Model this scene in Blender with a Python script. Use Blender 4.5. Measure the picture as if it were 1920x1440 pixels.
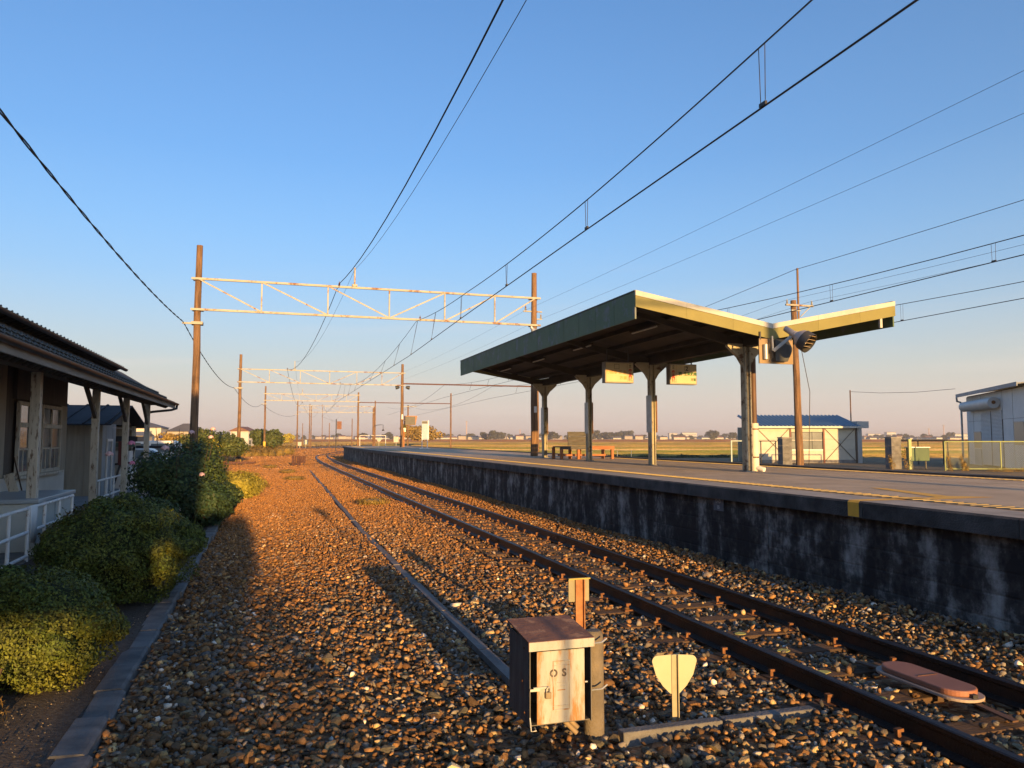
import bpy, bmesh, math, random
import numpy as np
from mathutils import Vector, Matrix, Quaternion

for o in list(bpy.data.objects): bpy.data.objects.remove(o)
scene = bpy.context.scene
C = scene.collection
R = math.radians

# ------------------------------------------------------------------ camera
cam_d = bpy.data.cameras.new('camera'); cam = bpy.data.objects.new('camera', cam_d); C.objects.link(cam)
cam.location = (0, 0, 1.85)
cam.rotation_euler = (R(90 + 4.085), 0, 0)
cam_d.sensor_width = 36; cam_d.lens = 27.04
cam_d.clip_start = 0.05; cam_d.clip_end = 9000
scene.camera = cam

# ------------------------------------------------------------------ sky, sun, exposure
SUN_EL = 5.8                      # degrees
SHADOW_BEARING = -19.2            # degrees from +Y, shadows run away to the left
sb = R(SHADOW_BEARING)
sun_to = Vector((-math.sin(sb)*math.cos(R(SUN_EL)), -math.cos(sb)*math.cos(R(SUN_EL)), math.sin(R(SUN_EL))))
world = bpy.data.worlds.new('World'); scene.world = world; world.use_nodes = True
wn = world.node_tree; wn.nodes.clear()
w_out = wn.nodes.new('ShaderNodeOutputWorld'); w_bg = wn.nodes.new('ShaderNodeBackground')
w_sky = wn.nodes.new('ShaderNodeTexSky'); w_sky.sky_type = 'NISHITA'; w_sky.sun_disc = False
w_sky.sun_elevation = R(SUN_EL); w_sky.sun_rotation = math.atan2(sun_to.x, sun_to.y)
w_sky.altitude = 0; w_sky.air_density = 1.0; w_sky.dust_density = 2.5; w_sky.ozone_density = 4.4
w_bg.inputs['Strength'].default_value = 0.145
# evening haze low round the whole horizon, and a few thin clouds in it: part of the sky itself
w_tc = wn.nodes.new('ShaderNodeTexCoord'); w_sep = wn.nodes.new('ShaderNodeSeparateXYZ')
w_hr = wn.nodes.new('ShaderNodeValToRGB'); HZ = [(0,.93),(.05,.85),(.11,.60),(.20,.32),(.34,.14),(.6,.05)]
for k, (p, v_) in enumerate(HZ):
    e = w_hr.color_ramp.elements[k] if k < 2 else w_hr.color_ramp.elements.new(p)
    e.position = p; e.color = (v_, v_, v_, 1)
w_hc = wn.nodes.new('ShaderNodeValToRGB')
w_hc.color_ramp.elements[0].position = .01; w_hc.color_ramp.elements[0].color = (1.06, .86, .77, 1)
w_hc.color_ramp.elements[1].position = .26; w_hc.color_ramp.elements[1].color = (.84, 1.04, 1.14, 1)
e = w_hc.color_ramp.elements.new(.085); e.color = (1.06, .99, .87, 1)
w_hs = wn.nodes.new('ShaderNodeMixRGB'); w_hs.blend_type = 'MULTIPLY'; w_hs.inputs[0].default_value = 1; w_hs.inputs[2].default_value = (2.1, 2.1, 2.1, 1)
w_mh = wn.nodes.new('ShaderNodeMixRGB')
w_mp = wn.nodes.new('ShaderNodeMapping'); w_mp.inputs['Scale'].default_value = (2.0, 2.0, 26.0)
w_nz = wn.nodes.new('ShaderNodeTexNoise'); w_nz.inputs['Scale'].default_value = 1.6; w_nz.inputs['Detail'].default_value = 5
w_rp = wn.nodes.new('ShaderNodeValToRGB'); w_rp.color_ramp.elements[0].position = .56; w_rp.color_ramp.elements[1].position = .82
w_rp.color_ramp.elements[1].color = (.22, .22, .22, 1)
w_lo = wn.nodes.new('ShaderNodeMapRange'); w_lo.inputs[1].default_value = .10; w_lo.inputs[2].default_value = .24; w_lo.inputs[3].default_value = 1; w_lo.inputs[4].default_value = 0
w_lm = wn.nodes.new('ShaderNodeMath'); w_lm.operation = 'MULTIPLY'
w_mx = wn.nodes.new('ShaderNodeMixRGB'); w_mx.inputs[2].default_value = (2.5, 2.15, 1.95, 1)
lk = wn.links.new
lk(w_tc.outputs['Generated'], w_sep.inputs[0]); lk(w_sep.outputs['Z'], w_hr.inputs[0]); lk(w_sep.outputs['Z'], w_hc.inputs[0])
lk(w_hc.outputs[0], w_hs.inputs[1]); lk(w_hr.outputs[0], w_mh.inputs[0]); lk(w_sky.outputs[0], w_mh.inputs[1]); lk(w_hs.outputs[0], w_mh.inputs[2])
lk(w_tc.outputs['Generated'], w_mp.inputs['Vector']); lk(w_mp.outputs[0], w_nz.inputs['Vector']); lk(w_nz.outputs['Fac'], w_rp.inputs[0])
lk(w_sep.outputs['Z'], w_lo.inputs[0]); lk(w_rp.outputs[0], w_lm.inputs[0]); lk(w_lo.outputs[0], w_lm.inputs[1]); lk(w_lm.outputs[0], w_mx.inputs[0]); lk(w_mh.outputs[0], w_mx.inputs[1]); lk(w_mx.outputs[0], w_bg.inputs['Color']); lk(w_bg.outputs[0], w_out.inputs['Surface'])

sun_d = bpy.data.lights.new('sun', 'SUN'); sun = bpy.data.objects.new('sun', sun_d); C.objects.link(sun)
sun_d.energy = 4.2; sun_d.angle = R(0.53); sun_d.color = (1.0, .58, .20)
sun.rotation_euler = (-sun_to).to_track_quat('-Z', 'Y').to_euler()
sun.location = (0, -20, 30)

scene.view_settings.view_transform = 'Standard'; scene.view_settings.look = 'None'
scene.view_settings.exposure = 1.36; scene.view_settings.gamma = 1.0
scene.view_settings.use_curve_mapping = False
scene.cycles.max_bounces = 6

# ------------------------------------------------------------------ site frame: q across the railway (right +), s along it, z up
B = R(17.6); CB, SB = math.cos(B), math.sin(B)
def W(q, s, z=0): return Vector((q*CB - s*SB, s*CB + q*SB, z))
def bend(s):                       # the line curves to the right far down the yard
    return 0.0 if s < 50 else (s - 50)**2/1000.0
PZ = 1.165                         # platform height
rng = random.Random(7)

# ------------------------------------------------------------------ materials
MATS = {}
def mat(name, c1, c2=None, scale=6., rough=.8, bump=0., bscale=40., metal=0., stretch=(1,1,1), detail=5., rust=None, lo=.35, hi=.65, emit=None, spec=.4, attr=None, island=0., bdist=.02):
    if name in MATS: return MATS[name]
    m = bpy.data.materials.new(name); m.use_nodes = True; MATS[name] = m
    nt = m.node_tree; b = nt.nodes['Principled BSDF']; L = nt.links.new
    b.inputs['Roughness'].default_value = rough; b.inputs['Metallic'].default_value = metal
    b.inputs['Specular IOR Level'].default_value = spec
    tc = nt.nodes.new('ShaderNodeTexCoord'); oi = nt.nodes.new('ShaderNodeObjectInfo')
    ad = nt.nodes.new('ShaderNodeVectorMath'); ad.operation = 'ADD'
    ml = nt.nodes.new('ShaderNodeMath'); ml.operation = 'MULTIPLY'; ml.inputs[1].default_value = 37.
    L(oi.outputs['Random'], ml.inputs[0]); L(tc.outputs['Object'], ad.inputs[0]); L(ml.outputs[0], ad.inputs[1])
    mp = nt.nodes.new('ShaderNodeMapping'); mp.inputs['Scale'].default_value = stretch
    L(ad.outputs[0], mp.inputs['Vector'])
    c2 = c2 or tuple(x*.7 for x in c1)
    nz = nt.nodes.new('ShaderNodeTexNoise'); nz.inputs['Scale'].default_value = scale; nz.inputs['Detail'].default_value = detail
    nz.inputs['Roughness'].default_value = .6
    L(mp.outputs[0], nz.inputs['Vector'])
    rp = nt.nodes.new('ShaderNodeValToRGB')
    rp.color_ramp.elements[0].position = lo; rp.color_ramp.elements[1].position = hi
    rp.color_ramp.elements[0].color = (*c1, 1); rp.color_ramp.elements[1].color = (*c2, 1)
    L(nz.outputs['Fac'], rp.inputs[0]); col = rp.outputs[0]
    if attr:
        at = nt.nodes.new('ShaderNodeAttribute'); at.attribute_name = attr
        mm = nt.nodes.new('ShaderNodeMixRGB'); mm.blend_type = 'MULTIPLY'; mm.inputs[0].default_value = 1
        L(col, mm.inputs[1]); L(at.outputs['Color'], mm.inputs[2]); col = mm.outputs[0]
    if island:
        gm = nt.nodes.new('ShaderNodeNewGeometry'); hv = nt.nodes.new('ShaderNodeHueSaturation')
        mr = nt.nodes.new('ShaderNodeMapRange'); mr.inputs[3].default_value = 1-island; mr.inputs[4].default_value = 1+island
        L(gm.outputs['Random Per Island'], mr.inputs[0]); L(mr.outputs[0], hv.inputs['Value'])
        L(col, hv.inputs['Color']); col = hv.outputs[0]
    if rust:
        rc, amt, rs = rust
        n2 = nt.nodes.new('ShaderNodeTexNoise'); n2.inputs['Scale'].default_value = rs; n2.inputs['Detail'].default_value = 8; n2.inputs['Roughness'].default_value = .7
        L(mp.outputs[0], n2.inputs['Vector'])
        r2 = nt.nodes.new('ShaderNodeValToRGB'); r2.color_ramp.elements[0].position = 1-amt-.04; r2.color_ramp.elements[1].position = 1-amt+.05
        mx = nt.nodes.new('ShaderNodeMixRGB'); mx.inputs[2].default_value = (*rc, 1)
        L(n2.outputs['Fac'], r2.inputs[0]); L(r2.outputs[0], mx.inputs[0]); L(col, mx.inputs[1]); col = mx.outputs[0]
    L(col, b.inputs['Base Color'])
    if bump:
        n3 = nt.nodes.new('ShaderNodeTexNoise'); n3.inputs['Scale'].default_value = bscale; n3.inputs['Detail'].default_value = 6
        L(mp.outputs[0], n3.inputs['Vector'])
        bp = nt.nodes.new('ShaderNodeBump'); bp.inputs['Strength'].default_value = bump; bp.inputs['Distance'].default_value = bdist
        L(n3.outputs['Fac'], bp.inputs['Height']); L(bp.outputs[0], b.inputs['Normal'])
    if emit:
        b.inputs['Emission Color'].default_value = (*emit[0], 1); b.inputs['Emission Strength'].default_value = emit[1]
    return m

RUST = (.16, .055, .02)
m_pole = mat('weathered_wood_pole', (.25,.145,.075), (.085,.05,.03), 3, .85, .6, 30, stretch=(6,6,.35), rust=((.04,.028,.02),.36,4))
m_truss = mat('cream_painted_steel', (.36,.35,.30), (.29,.28,.24), 3, .6, rust=(RUST,.44,2.2))
m_rail_side = mat('rusty_rail_steel', (.014,.011,.010), (.028,.017,.012), 8, .4, .3, 60, metal=.2)
m_sleeper = mat('old_timber_sleeper', (.13,.08,.05), (.07,.045,.03), 5, .9, .8, 25, stretch=(.5,9,9))
m_spike = mat('orange_rusty_iron', (.22,.095,.035), (.12,.05,.02), 20, .8)
m_conc = mat('grey_concrete', (.26,.25,.24), (.17,.165,.16), 4, .9, .4, 60)
m_conc_d = mat('dark_mossy_concrete', (.10,.10,.10), (.19,.185,.18), 3, .9, .5, 50)
m_black = mat('black_rubber_cable', (.015,.015,.016), (.02,.02,.02), 5, .6)
m_wire = mat('dark_copper_wire', (.03,.028,.03), (.05,.04,.035), 5, .5)
m_asph = mat('platform_asphalt', (.56,.43,.30), (.42,.32,.225), 1.3, .95, 1., 90)
m_yel = mat('worn_yellow_tile', (.46,.34,.12), (.30,.23,.10), 9, .8, .3, 60)
m_orange = mat('orange_road_paint', (.95,.50,.06), (.85,.42,.05), 10, .75, .2, 80)
m_green = mat('green_painted_fascia', (.115,.165,.085), (.09,.135,.072), 1.5, .65, rust=((.15,.17,.17),.43,2.4))
m_olive = mat('olive_painted_board', (.215,.195,.065), (.18,.165,.055), 2, .65)
m_flash = mat('white_metal_flashing', (.46,.46,.42), (.38,.38,.35), 2, .5)
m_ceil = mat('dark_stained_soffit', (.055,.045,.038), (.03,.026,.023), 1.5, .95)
m_post = mat('cream_post_paint', (.40,.36,.26), (.32,.29,.21), 4, .7, rust=((.10,.055,.03),.42,5))
m_white = mat('white_paint', (.74,.73,.70), (.66,.65,.62), 4, .6)
m_rustwhite = mat('flaking_white_paint', (.80,.79,.76), (.72,.71,.68), 4, .65, rust=(RUST,.38,9))
m_steel = mat('galvanised_steel', (.42,.44,.45), (.33,.35,.36), 6, .45, metal=.5)
m_dark = mat('dark_metal', (.035,.036,.038), (.05,.05,.052), 5, .5)
m_brownpipe = mat('brown_pipe', (.12,.065,.04), (.09,.05,.03), 5, .6)
m_lampw = mat('lamp_tube_white', (.70,.68,.62), (.6,.58,.52), 6, .4)
m_soil = mat('dark_garden_soil', (.055,.042,.032), (.10,.085,.07), 30, .95, .8, 60)

# ------------------------------------------------------------------ mesh builder
class MB:
    def __init__(s): s.v = []; s.f = []; s.mi = []
    def add(s, vs, fs, mi=0):
        n = len(s.v); s.v += [tuple(v) for v in vs]; s.f += [tuple(i+n for i in f) for f in fs]; s.mi += [mi]*len(fs); return s
    def box(s, x0, x1, y0, y1, z0, z1, mi=0):
        return s.add([(x0,y0,z0),(x1,y0,z0),(x1,y1,z0),(x0,y1,z0),(x0,y0,z1),(x1,y0,z1),(x1,y1,z1),(x0,y1,z1)],
                     [(0,3,2,1),(4,5,6,7),(0,1,5,4),(1,2,6,5),(2,3,7,6),(3,0,4,7)], mi)
    def bar(s, p0, p1, w, h, up=(0,0,1), mi=0):
        p0, p1, up = Vector(p0), Vector(p1), Vector(up); d = (p1-p0).normalized()
        if abs(d.dot(up)) > .99: up = Vector((0,1,0))
        x = d.cross(up).normalized()*w/2; y = x.cross(d).normalized()*h/2
        vs = [p+a for p in (p0,p1) for a in (-x-y, x-y, x+y, -x+y)]
        return s.add(vs, [(3,2,1,0),(4,5,6,7),(0,1,5,4),(1,2,6,5),(2,3,7,6),(3,0,4,7)], mi)
    def tube(s, p0, p1, r0, r1=None, n=10, mi=0):
        r1 = r0 if r1 is None else r1
        return s.path([p0,p1], [r0,r1], n, mi)
    def path(s, pts, r, n=6, mi=0):
        pts = [Vector(p) for p in pts]
        if not hasattr(r, '__len__'): r = [r]*len(pts)
        vs = []; up = Vector((0,0,1))
        for i, p in enumerate(pts):
            d = (pts[min(i+1,len(pts)-1)]-pts[max(i-1,0)]).normalized()
            u = up if abs(d.dot(up)) < .95 else Vector((1,0,0))
            x = d.cross(u).normalized(); y = x.cross(d).normalized()
            vs += [p + (x*math.cos(2*math.pi*k/n)+y*math.sin(2*math.pi*k/n))*r[i] for k in range(n)]
        fs = [(i*n+k, i*n+(k+1)%n, (i+1)*n+(k+1)%n, (i+1)*n+k) for i in range(len(pts)-1) for k in range(n)]
        fs += [tuple(range(n-1,-1,-1)), tuple((len(pts)-1)*n+k for k in range(n))]
        return s.add(vs, fs, mi)
    def prism(s, poly, axis, a, b, mi=0):       # poly: 2-D outline, pushed along an axis
        def P(u, v, w): return {'x':(w,u,v),'y':(u,w,v),'z':(u,v,w)}[axis]
        n = len(poly); vs = [P(u,v,a) for u,v in poly]+[P(u,v,b) for u,v in poly]
        fs = [tuple(range(n-1,-1,-1)), tuple(range(n,2*n))]+[(i,(i+1)%n,n+(i+1)%n,n+i) for i in range(n)]
        return s.add(vs, fs, mi)
    def lathe(s, prof, n=20, M=None, mi=0, caps=True):     # prof [(r,z)...] round local z
        M = M or Matrix.Identity(4)
        vs = [M @ Vector((r*math.cos(2*math.pi*k/n), r*math.sin(2*math.pi*k/n), z)) for r,z in prof for k in range(n)]
        fs = [(i*n+k, i*n+(k+1)%n, (i+1)*n+(k+1)%n, (i+1)*n+k) for i in range(len(prof)-1) for k in range(n)]
        if caps: fs += [tuple(range(n-1,-1,-1)), tuple((len(prof)-1)*n+k for k in range(n))]
        return s.add(vs, fs, mi)
    def sheet(s, pts, mi=0): return s.add(pts, [tuple(range(len(pts)))], mi)
    def mesh(s, name, mats, smooth=None):
        me = bpy.data.meshes.new(name); me.from_pydata(s.v, [], s.f)
        for m in (mats if isinstance(mats, (list,tuple)) else [mats]): me.materials.append(m)
        me.polygons.foreach_set('material_index', s.mi)
        bm = bmesh.new(); bm.from_mesh(me); bmesh.ops.recalc_face_normals(bm, faces=bm.faces); bm.to_mesh(me); bm.free()
        if smooth is not None:
            me.polygons.foreach_set('use_smooth', [True]*len(me.polygons)); me.set_sharp_from_angle(angle=R(smooth))
        return me
    def build(s, name, mats, parent=None, smooth=None, bevel=0, kind=None):
        o = bpy.data.objects.new(name, s.mesh(name, mats, smooth)); C.objects.link(o)
        if parent is not None: o.parent = parent
        if bevel:
            b = o.modifiers.new('bevel','BEVEL'); b.width = bevel; b.segments = 2; b.limit_method = 'ANGLE'
        if kind: o['kind'] = kind
        return o

def inst(name, me, parent, loc=(0,0,0), rot=(0,0,0), scale=(1,1,1)):
    o = bpy.data.objects.new(name, me); C.objects.link(o); o.parent = parent
    o.location = loc; o.rotation_euler = rot; o.scale = scale; return o
def tag(o, label, cat, group=None):
    o['label'] = label; o['category'] = cat
    if group: o['group'] = group
    return o
def thing(name, label, cat, q, s, z=0, rot=0, group=None):
    o = bpy.data.objects.new(name, None); C.objects.link(o)
    o.location = W(q, s, z); o.rotation_euler = (0, 0, B + rot); o.empty_display_size = .2
    return tag(o, label, cat, group)
def struct(name, q=0, s=0, z=0):
    o = bpy.data.objects.new(name, None); C.objects.link(o); o.location = W(q,s,z); o.rotation_euler = (0,0,B); o['kind'] = 'structure'; return o
def copy_tree(o, parent=None):
    c = o.copy(); C.objects.link(c); c.parent = parent
    for ch in list(o.children): copy_tree(ch, c)
    return c
def text_mesh(txt, size, material, thick=.002, align='CENTER'):
    cu = bpy.data.curves.new('lettering', 'FONT'); cu.body = txt; cu.size = size; cu.align_x = align; cu.align_y = 'CENTER'; cu.extrude = thick; cu.offset = size*.035
    cu.resolution_u = 3
    ob = bpy.data.objects.new('lettering', cu); C.objects.link(ob)
    dg = bpy.context.evaluated_depsgraph_get(); me = bpy.data.meshes.new_from_object(ob.evaluated_get(dg))
    bpy.data.objects.remove(ob); bpy.data.curves.remove(cu); me.materials.clear(); me.materials.append(material); return me

def np_mesh(name, verts, faces_flat, nper, material, attrs=None, smooth=False):
    me = bpy.data.meshes.new(name); nv = len(verts); nf = len(faces_flat)//nper
    me.vertices.add(nv); me.vertices.foreach_set('co', np.asarray(verts, np.float32).ravel())
    me.loops.add(nf*nper); me.loops.foreach_set('vertex_index', np.asarray(faces_flat, np.int32))
    me.polygons.add(nf); me.polygons.foreach_set('loop_start', np.arange(0, nf*nper, nper, dtype=np.int32))
    if smooth: me.polygons.foreach_set('use_smooth', np.ones(nf, bool))
    if attrs is not None:
        a = me.attributes.new('tone', 'FLOAT_COLOR', 'POINT'); a.data.foreach_set('color', np.asarray(attrs, np.float32).ravel())
    me.materials.append(material); me.update(); me.validate(); return me

# ================================================================== SETTING
def terrain_z(X, Y):
    t = min(max((Y-70)/50., 0), 1); t = t*t*(3-2*t)
    return -.06 - .55*t
def field_mat(name, c1, c2, c3, sc=.05):
    m = bpy.data.materials.new(name); m.use_nodes = True; nt = m.node_tree; b = nt.nodes['Principled BSDF']; L = nt.links.new
    b.inputs['Roughness'].default_value = .95; b.inputs['Specular IOR Level'].default_value = .1
    tc = nt.nodes.new('ShaderNodeTexCoord'); mp = nt.nodes.new('ShaderNodeMapping'); mp.inputs['Scale'].default_value = (.35, 1.6, 1)
    n1 = nt.nodes.new('ShaderNodeTexNoise'); n1.inputs['Scale'].default_value = sc; n1.inputs['Detail'].default_value = 9; n1.inputs['Roughness'].default_value = .65
    n2 = nt.nodes.new('ShaderNodeTexNoise'); n2.inputs['Scale'].default_value = 2.5; n2.inputs['Detail'].default_value = 6
    r = nt.nodes.new('ShaderNodeValToRGB'); r.color_ramp.elements[0].color = (*c1,1); r.color_ramp.elements[1].color = (*c3,1)
    e = r.color_ramp.elements.new(.5); e.color = (*c2,1); r.color_ramp.elements[0].position = .33; r.color_ramp.elements[2].position = .68
    mx = nt.nodes.new('ShaderNodeMixRGB'); mx.blend_type = 'OVERLAY'; mx.inputs[0].default_value = .6
    L(tc.outputs['Object'], mp.inputs['Vector']); L(mp.outputs[0], n1.inputs['Vector']); L(tc.outputs['Object'], n2.inputs['Vector'])
    L(n1.outputs['Fac'], r.inputs[0]); L(r.outputs[0], mx.inputs[1]); L(n2.outputs['Fac'], mx.inputs[2]); L(mx.outputs[0], b.inputs['Base Color'])
    bp = nt.nodes.new('ShaderNodeBump'); bp.inputs['Strength'].default_value = .8; bp.inputs['Distance'].default_value = .15
    L(n2.outputs['Fac'], bp.inputs['Height']); L(bp.outputs[0], b.inputs['Normal']); return m

ys = [-120,-60,-30,-10,0,10,20,30,40,50,60,70,80,90,100,110,120,150,200,300,500,900,1600,3000,6500]
xs = [-6500,-2500,-900,-300,-120,-60,-30,-10,10,30,60,120,300,900,2500,6500]
g = MB(); g.v = [(x,y,terrain_z(x,y)) for y in ys for x in xs]; nx = len(xs)
g.f = [(j*nx+i, j*nx+i+1, (j+1)*nx+i+1, (j+1)*nx+i) for j in range(len(ys)-1) for i in range(nx-1)]; g.mi = [0]*len(g.f)
g.build('ground', field_mat('dry_farmland', (.30,.20,.07), (.22,.17,.06), (.16,.15,.05), .02), kind='structure')
# field strips between the line and the town
def field(x0, x1, y0, y1, cols, row=1.0, h=.3, sc=.05, skew=0):
    # standing stubble and grass in rows across the view
    r = random.Random(int(y0)); m = MB(); nxs = 60; n_ = int((y1-y0)/row)
    for j in range(n_):
        for k in range(nxs+1):
            u = k/nxs; x = x0+(x1-x0)*u + r.uniform(-.4,.4)*(x1-x0)/nxs; y = y0+row*j+skew*u; zz = terrain_z(0, y)+.02; hh = h*r.uniform(.35,1.2)
            m.v += [(x, y+r.uniform(-.15,.15)*row, zz), (x, y+row*.45+r.uniform(-.15,.15)*row, zz+hh)]
    N = 2*(nxs+1)
    for j in range(n_):
        for k in range(nxs):
            a = j*N+2*k; m.f.append((a,a+2,a+3,a+1))
            if j < n_-1: m.f.append((a+1,a+3,a+2+N,a+N))
    m.mi = [0]*len(m.f)
    m.build('field', field_mat('field_cover', *cols, sc), kind='structure')
GRN = ((.13,.17,.035),(.19,.19,.05),(.25,.20,.06)); GLD = ((.36,.24,.08),(.30,.21,.075),(.25,.19,.065)); RED = ((.19,.085,.045),(.24,.12,.06),(.16,.075,.04))
PAL = ((.46,.34,.15),(.40,.28,.12),(.34,.25,.10)); OLV = ((.20,.18,.055),(.25,.20,.06),(.15,.15,.045))
field(-4, 400, 84, 118, OLV, 1.1, .35); field(-13, 420, 118.5, 150, GRN, 1.2, .3, skew=3); field(-17, 500, 151, 162, PAL, 1.2, .4, skew=3)
field(-20, 500, 163, 196, GRN, 1.5, .35, skew=4); field(-30, 500, 197, 260, GLD, 1.8, .5, skew=4); field(-46, 600, 262, 330, OLV, 2.5, .6, skew=6)
field(-200, 700, 332, 470, GLD, 4, .8); field(-300, 900, 475, 900, RED, 9, 1.5); field(-700, 1500, 905, 1500, GLD, 20, 2.0)
field(30, 110, 66, 83, GLD, 1.0, .35); field(-160, -62, 130, 330, GLD, 3.0, .6); field(-75, -46, 84, 128, GLD, 1.4, .5)

# ---- gravel yard: bed under the stones
def bed_z(q, s): 
    return .018*math.sin(q*1.9+s*.35)+.014*math.sin(s*1.1-q*.8)
m_bed = bpy.data.materials.new('gravel_bed'); m_bed.use_nodes = True
def _bed(m, warm, vs=19.):
    nt = m.node_tree; b = nt.nodes['Principled BSDF']; L = nt.links.new; b.inputs['Roughness'].default_value = .9; b.inputs['Specular IOR Level'].default_value = .2
    tc = nt.nodes.new('ShaderNodeTexCoord'); vo = nt.nodes.new('ShaderNodeTexVoronoi'); vo.inputs['Scale'].default_value = vs
    L(tc.outputs['Object'], vo.inputs['Vector'])
    sp = nt.nodes.new('ShaderNodeSeparateColor'); L(vo.outputs['Color'], sp.inputs[0])
    rp = nt.nodes.new('ShaderNodeValToRGB'); rp.color_ramp.interpolation = 'LINEAR'
    cs = [(.0,(.10,.065,.04)),(.3,(.24,.13,.065)),(.55,(.34,.19,.095)),(.8,(.38,.23,.12)),(1,(.46,.32,.2))] if warm else [(.0,(.03,.026,.024)),(.5,(.07,.05,.04)),(1,(.12,.09,.07))]
    rp.color_ramp.elements[0].color = (*cs[0][1],1); rp.color_ramp.elements[1].color = (*cs[-1][1],1)
    for p,cc in cs[1:-1]: e = rp.color_ramp.elements.new(p); e.color = (*cc,1)
    L(sp.outputs[0], rp.inputs[0])
    nz = nt.nodes.new('ShaderNodeTexNoise'); nz.inputs['Scale'].default_value = .35; nz.inputs['Detail'].default_value = 6; L(tc.outputs['Object'], nz.inputs['Vector'])
    mr = nt.nodes.new('ShaderNodeMapRange'); mr.inputs[1].default_value = .3; mr.inputs[2].default_value = .7; mr.inputs[3].default_value = .75; mr.inputs[4].default_value = 1.2; L(nz.outputs['Fac'], mr.inputs[0])
    hv = nt.nodes.new('ShaderNodeHueSaturation'); L(mr.outputs[0], hv.inputs['Value']); L(rp.outputs[0], hv.inputs['Color']); L(hv.outputs[0], b.inputs['Base Color'])
    bp = nt.nodes.new('ShaderNodeBump'); bp.inputs['Strength'].default_value = 1.; bp.inputs['Distance'].default_value = .035; bp.invert = True
    L(vo.outputs['Distance'], bp.inputs['Height']); L(bp.outputs[0], b.inputs['Normal'])
_bed(m_bed, True)
yard = struct('gravel_yard')
bm_ = MB(); sv = [-8+ .5*i for i in range(100)]+[42+2*i for i in range(30)]+[104+6*i for i in range(30)]
def left_lim(s): return -.93 if s < 22 else (-.93-(s-22)*.8 if s < 34 else -10.5+max(0,s-90)*.10)
NQ = 22
for s_ in sv:
    l = left_lim(s_); r_ = 6.36+bend(s_) if s_ < 75 else 6.36+bend(s_)+min((s_-75)*.6, 5)
    for i in range(NQ+1):
        q_ = l+(r_-l)*i/NQ; w = W(q_, s_)
        bm_.v.append((q_, s_, terrain_z(w.x,w.y)+.04 if s_ > 62 else bed_z(q_,s_)-.022))
bm_.f = [(j*(NQ+1)+i, j*(NQ+1)+i+1, (j+1)*(NQ+1)+i+1, (j+1)*(NQ+1)+i) for j in range(len(sv)-1) for i in range(NQ)]; bm_.mi = [0]*len(bm_.f)
bm_.build('gravel_surface', m_bed, yard, smooth=60)

# ---- loose stones: the 300 largest in view are pieces, the rest one mass
LR, RR = 3.815, 4.945              # rail centre lines
def ico():
    t = (1+5**.5)/2
    v = np.array([(-1,t,0),(1,t,0),(-1,-t,0),(1,-t,0),(0,-1,t),(0,1,t),(0,-1,-t),(0,1,-t),(t,0,-1),(t,0,1),(-t,0,-1),(-t,0,1)], float); v /= np.linalg.norm(v[0])
    f = np.array([(0,11,5),(0,5,1),(0,1,7),(0,7,10),(0,10,11),(1,5,9),(5,11,4),(11,10,2),(10,7,6),(7,1,8),(3,9,4),(3,4,2),(3,2,6),(3,6,8),(3,8,9),(4,9,5),(2,4,11),(6,2,10),(8,6,7),(9,8,1)])
    return v, f
IV, IF = ico()
nr = np.random.default_rng(11)
pts = []
def scatter(q0, q1, s0, s1, dens, size, clump=1.):
    n = int((q1-q0)*(s1-s0)*dens); q = nr.uniform(q0,q1,n); s = nr.uniform(s0,s1,n)
    sz = size*np.exp(nr.normal(0,.30,n)); pts.append(np.stack([q,s,sz], 1))
scatter(-.93, 6.34, 2.6, 8, 580, .0222); scatter(-.93, 6.34, 8, 13, 500, .0225); scatter(-.93, 6.34, 13, 20, 430, .0225)
scatter(-.93, 6.34, 20, 30, 400, .0235); scatter(-3.0, 6.34, 30, 48, 230, .026); scatter(-9.0, 6.6, 44, 76, 55, .04); scatter(-9.0, 12, 76, 125, 16, .085); scatter(0, 24, 125, 200, 6, .12)
pts.append(np.stack([nr.uniform(-.9,3.2,90), nr.uniform(3.2,14,90), nr.uniform(.045,.06,90)],1))
S = np.concatenate(pts); q, s, sz = S.T
keep = np.ones(len(S), bool)
SP = .62; S0 = .2                  # sleeper spacing and phase
ph = np.abs(((s-S0+SP/2) % SP)-SP/2)
on_sl = (ph < .105) & (q > 3.35) & (q < 5.42)
keep &= ~(on_sl & (nr.random(len(S)) > .16))
keep &= ~((np.abs(q-LR) < .085) | (np.abs(q-RR) < .085))
strip_q = np.where(s < 15, 1.84, 1.84+(s-15)*.018)
keep &= ~((np.abs(q-strip_q) < .075) & (s > 5.2) & (s < 46) & (nr.random(len(S)) > .04))
keep &= ~((q < -.80) & (s < 24) & (nr.random(len(S)) > .5))
far_ = s > 48; keep &= ~(far_ & (q < np.where(s < 75, 20, 30)) & (q > 6.3+np.where(s > 50,(s-50)**2/1000.,0)) & (s < 75.6))
keep &= ~(far_ & ((np.abs(q-LR-np.where(s > 50,(s-50)**2/1000.,0)) < .12) | (np.abs(q-RR-np.where(s > 50,(s-50)**2/1000.,0)) < .12)))
keep &= ~((q > 4.44) & (q < 4.74) & (s > 4.05) & (s < 5.0))
keep &= ~((np.abs(s-4.46) < .08) & (q > 2.1) & (q < 3.5) & (nr.random(len(S)) > .1))
keep &= ~((q > 1.4) & (q < 2.25) & (s > 4.3) & (s < 4.95) & (nr.random(len(S)) > .55))
S = S[keep]; q, s, sz = S.T; n = len(S)
zc = .018*np.sin(q*1.9+s*.35)+.014*np.sin(s*1.1-q*.8) + nr.uniform(-.012,.016,n)
in4 = (q > LR+.1) & (q < RR-.1); zc = np.where(in4, zc*.3-.004, zc)
zc += np.where((q > 5.35), np.clip((q-5.35)*.10, 0, .09), 0)       # banked a little against the platform wall
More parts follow.
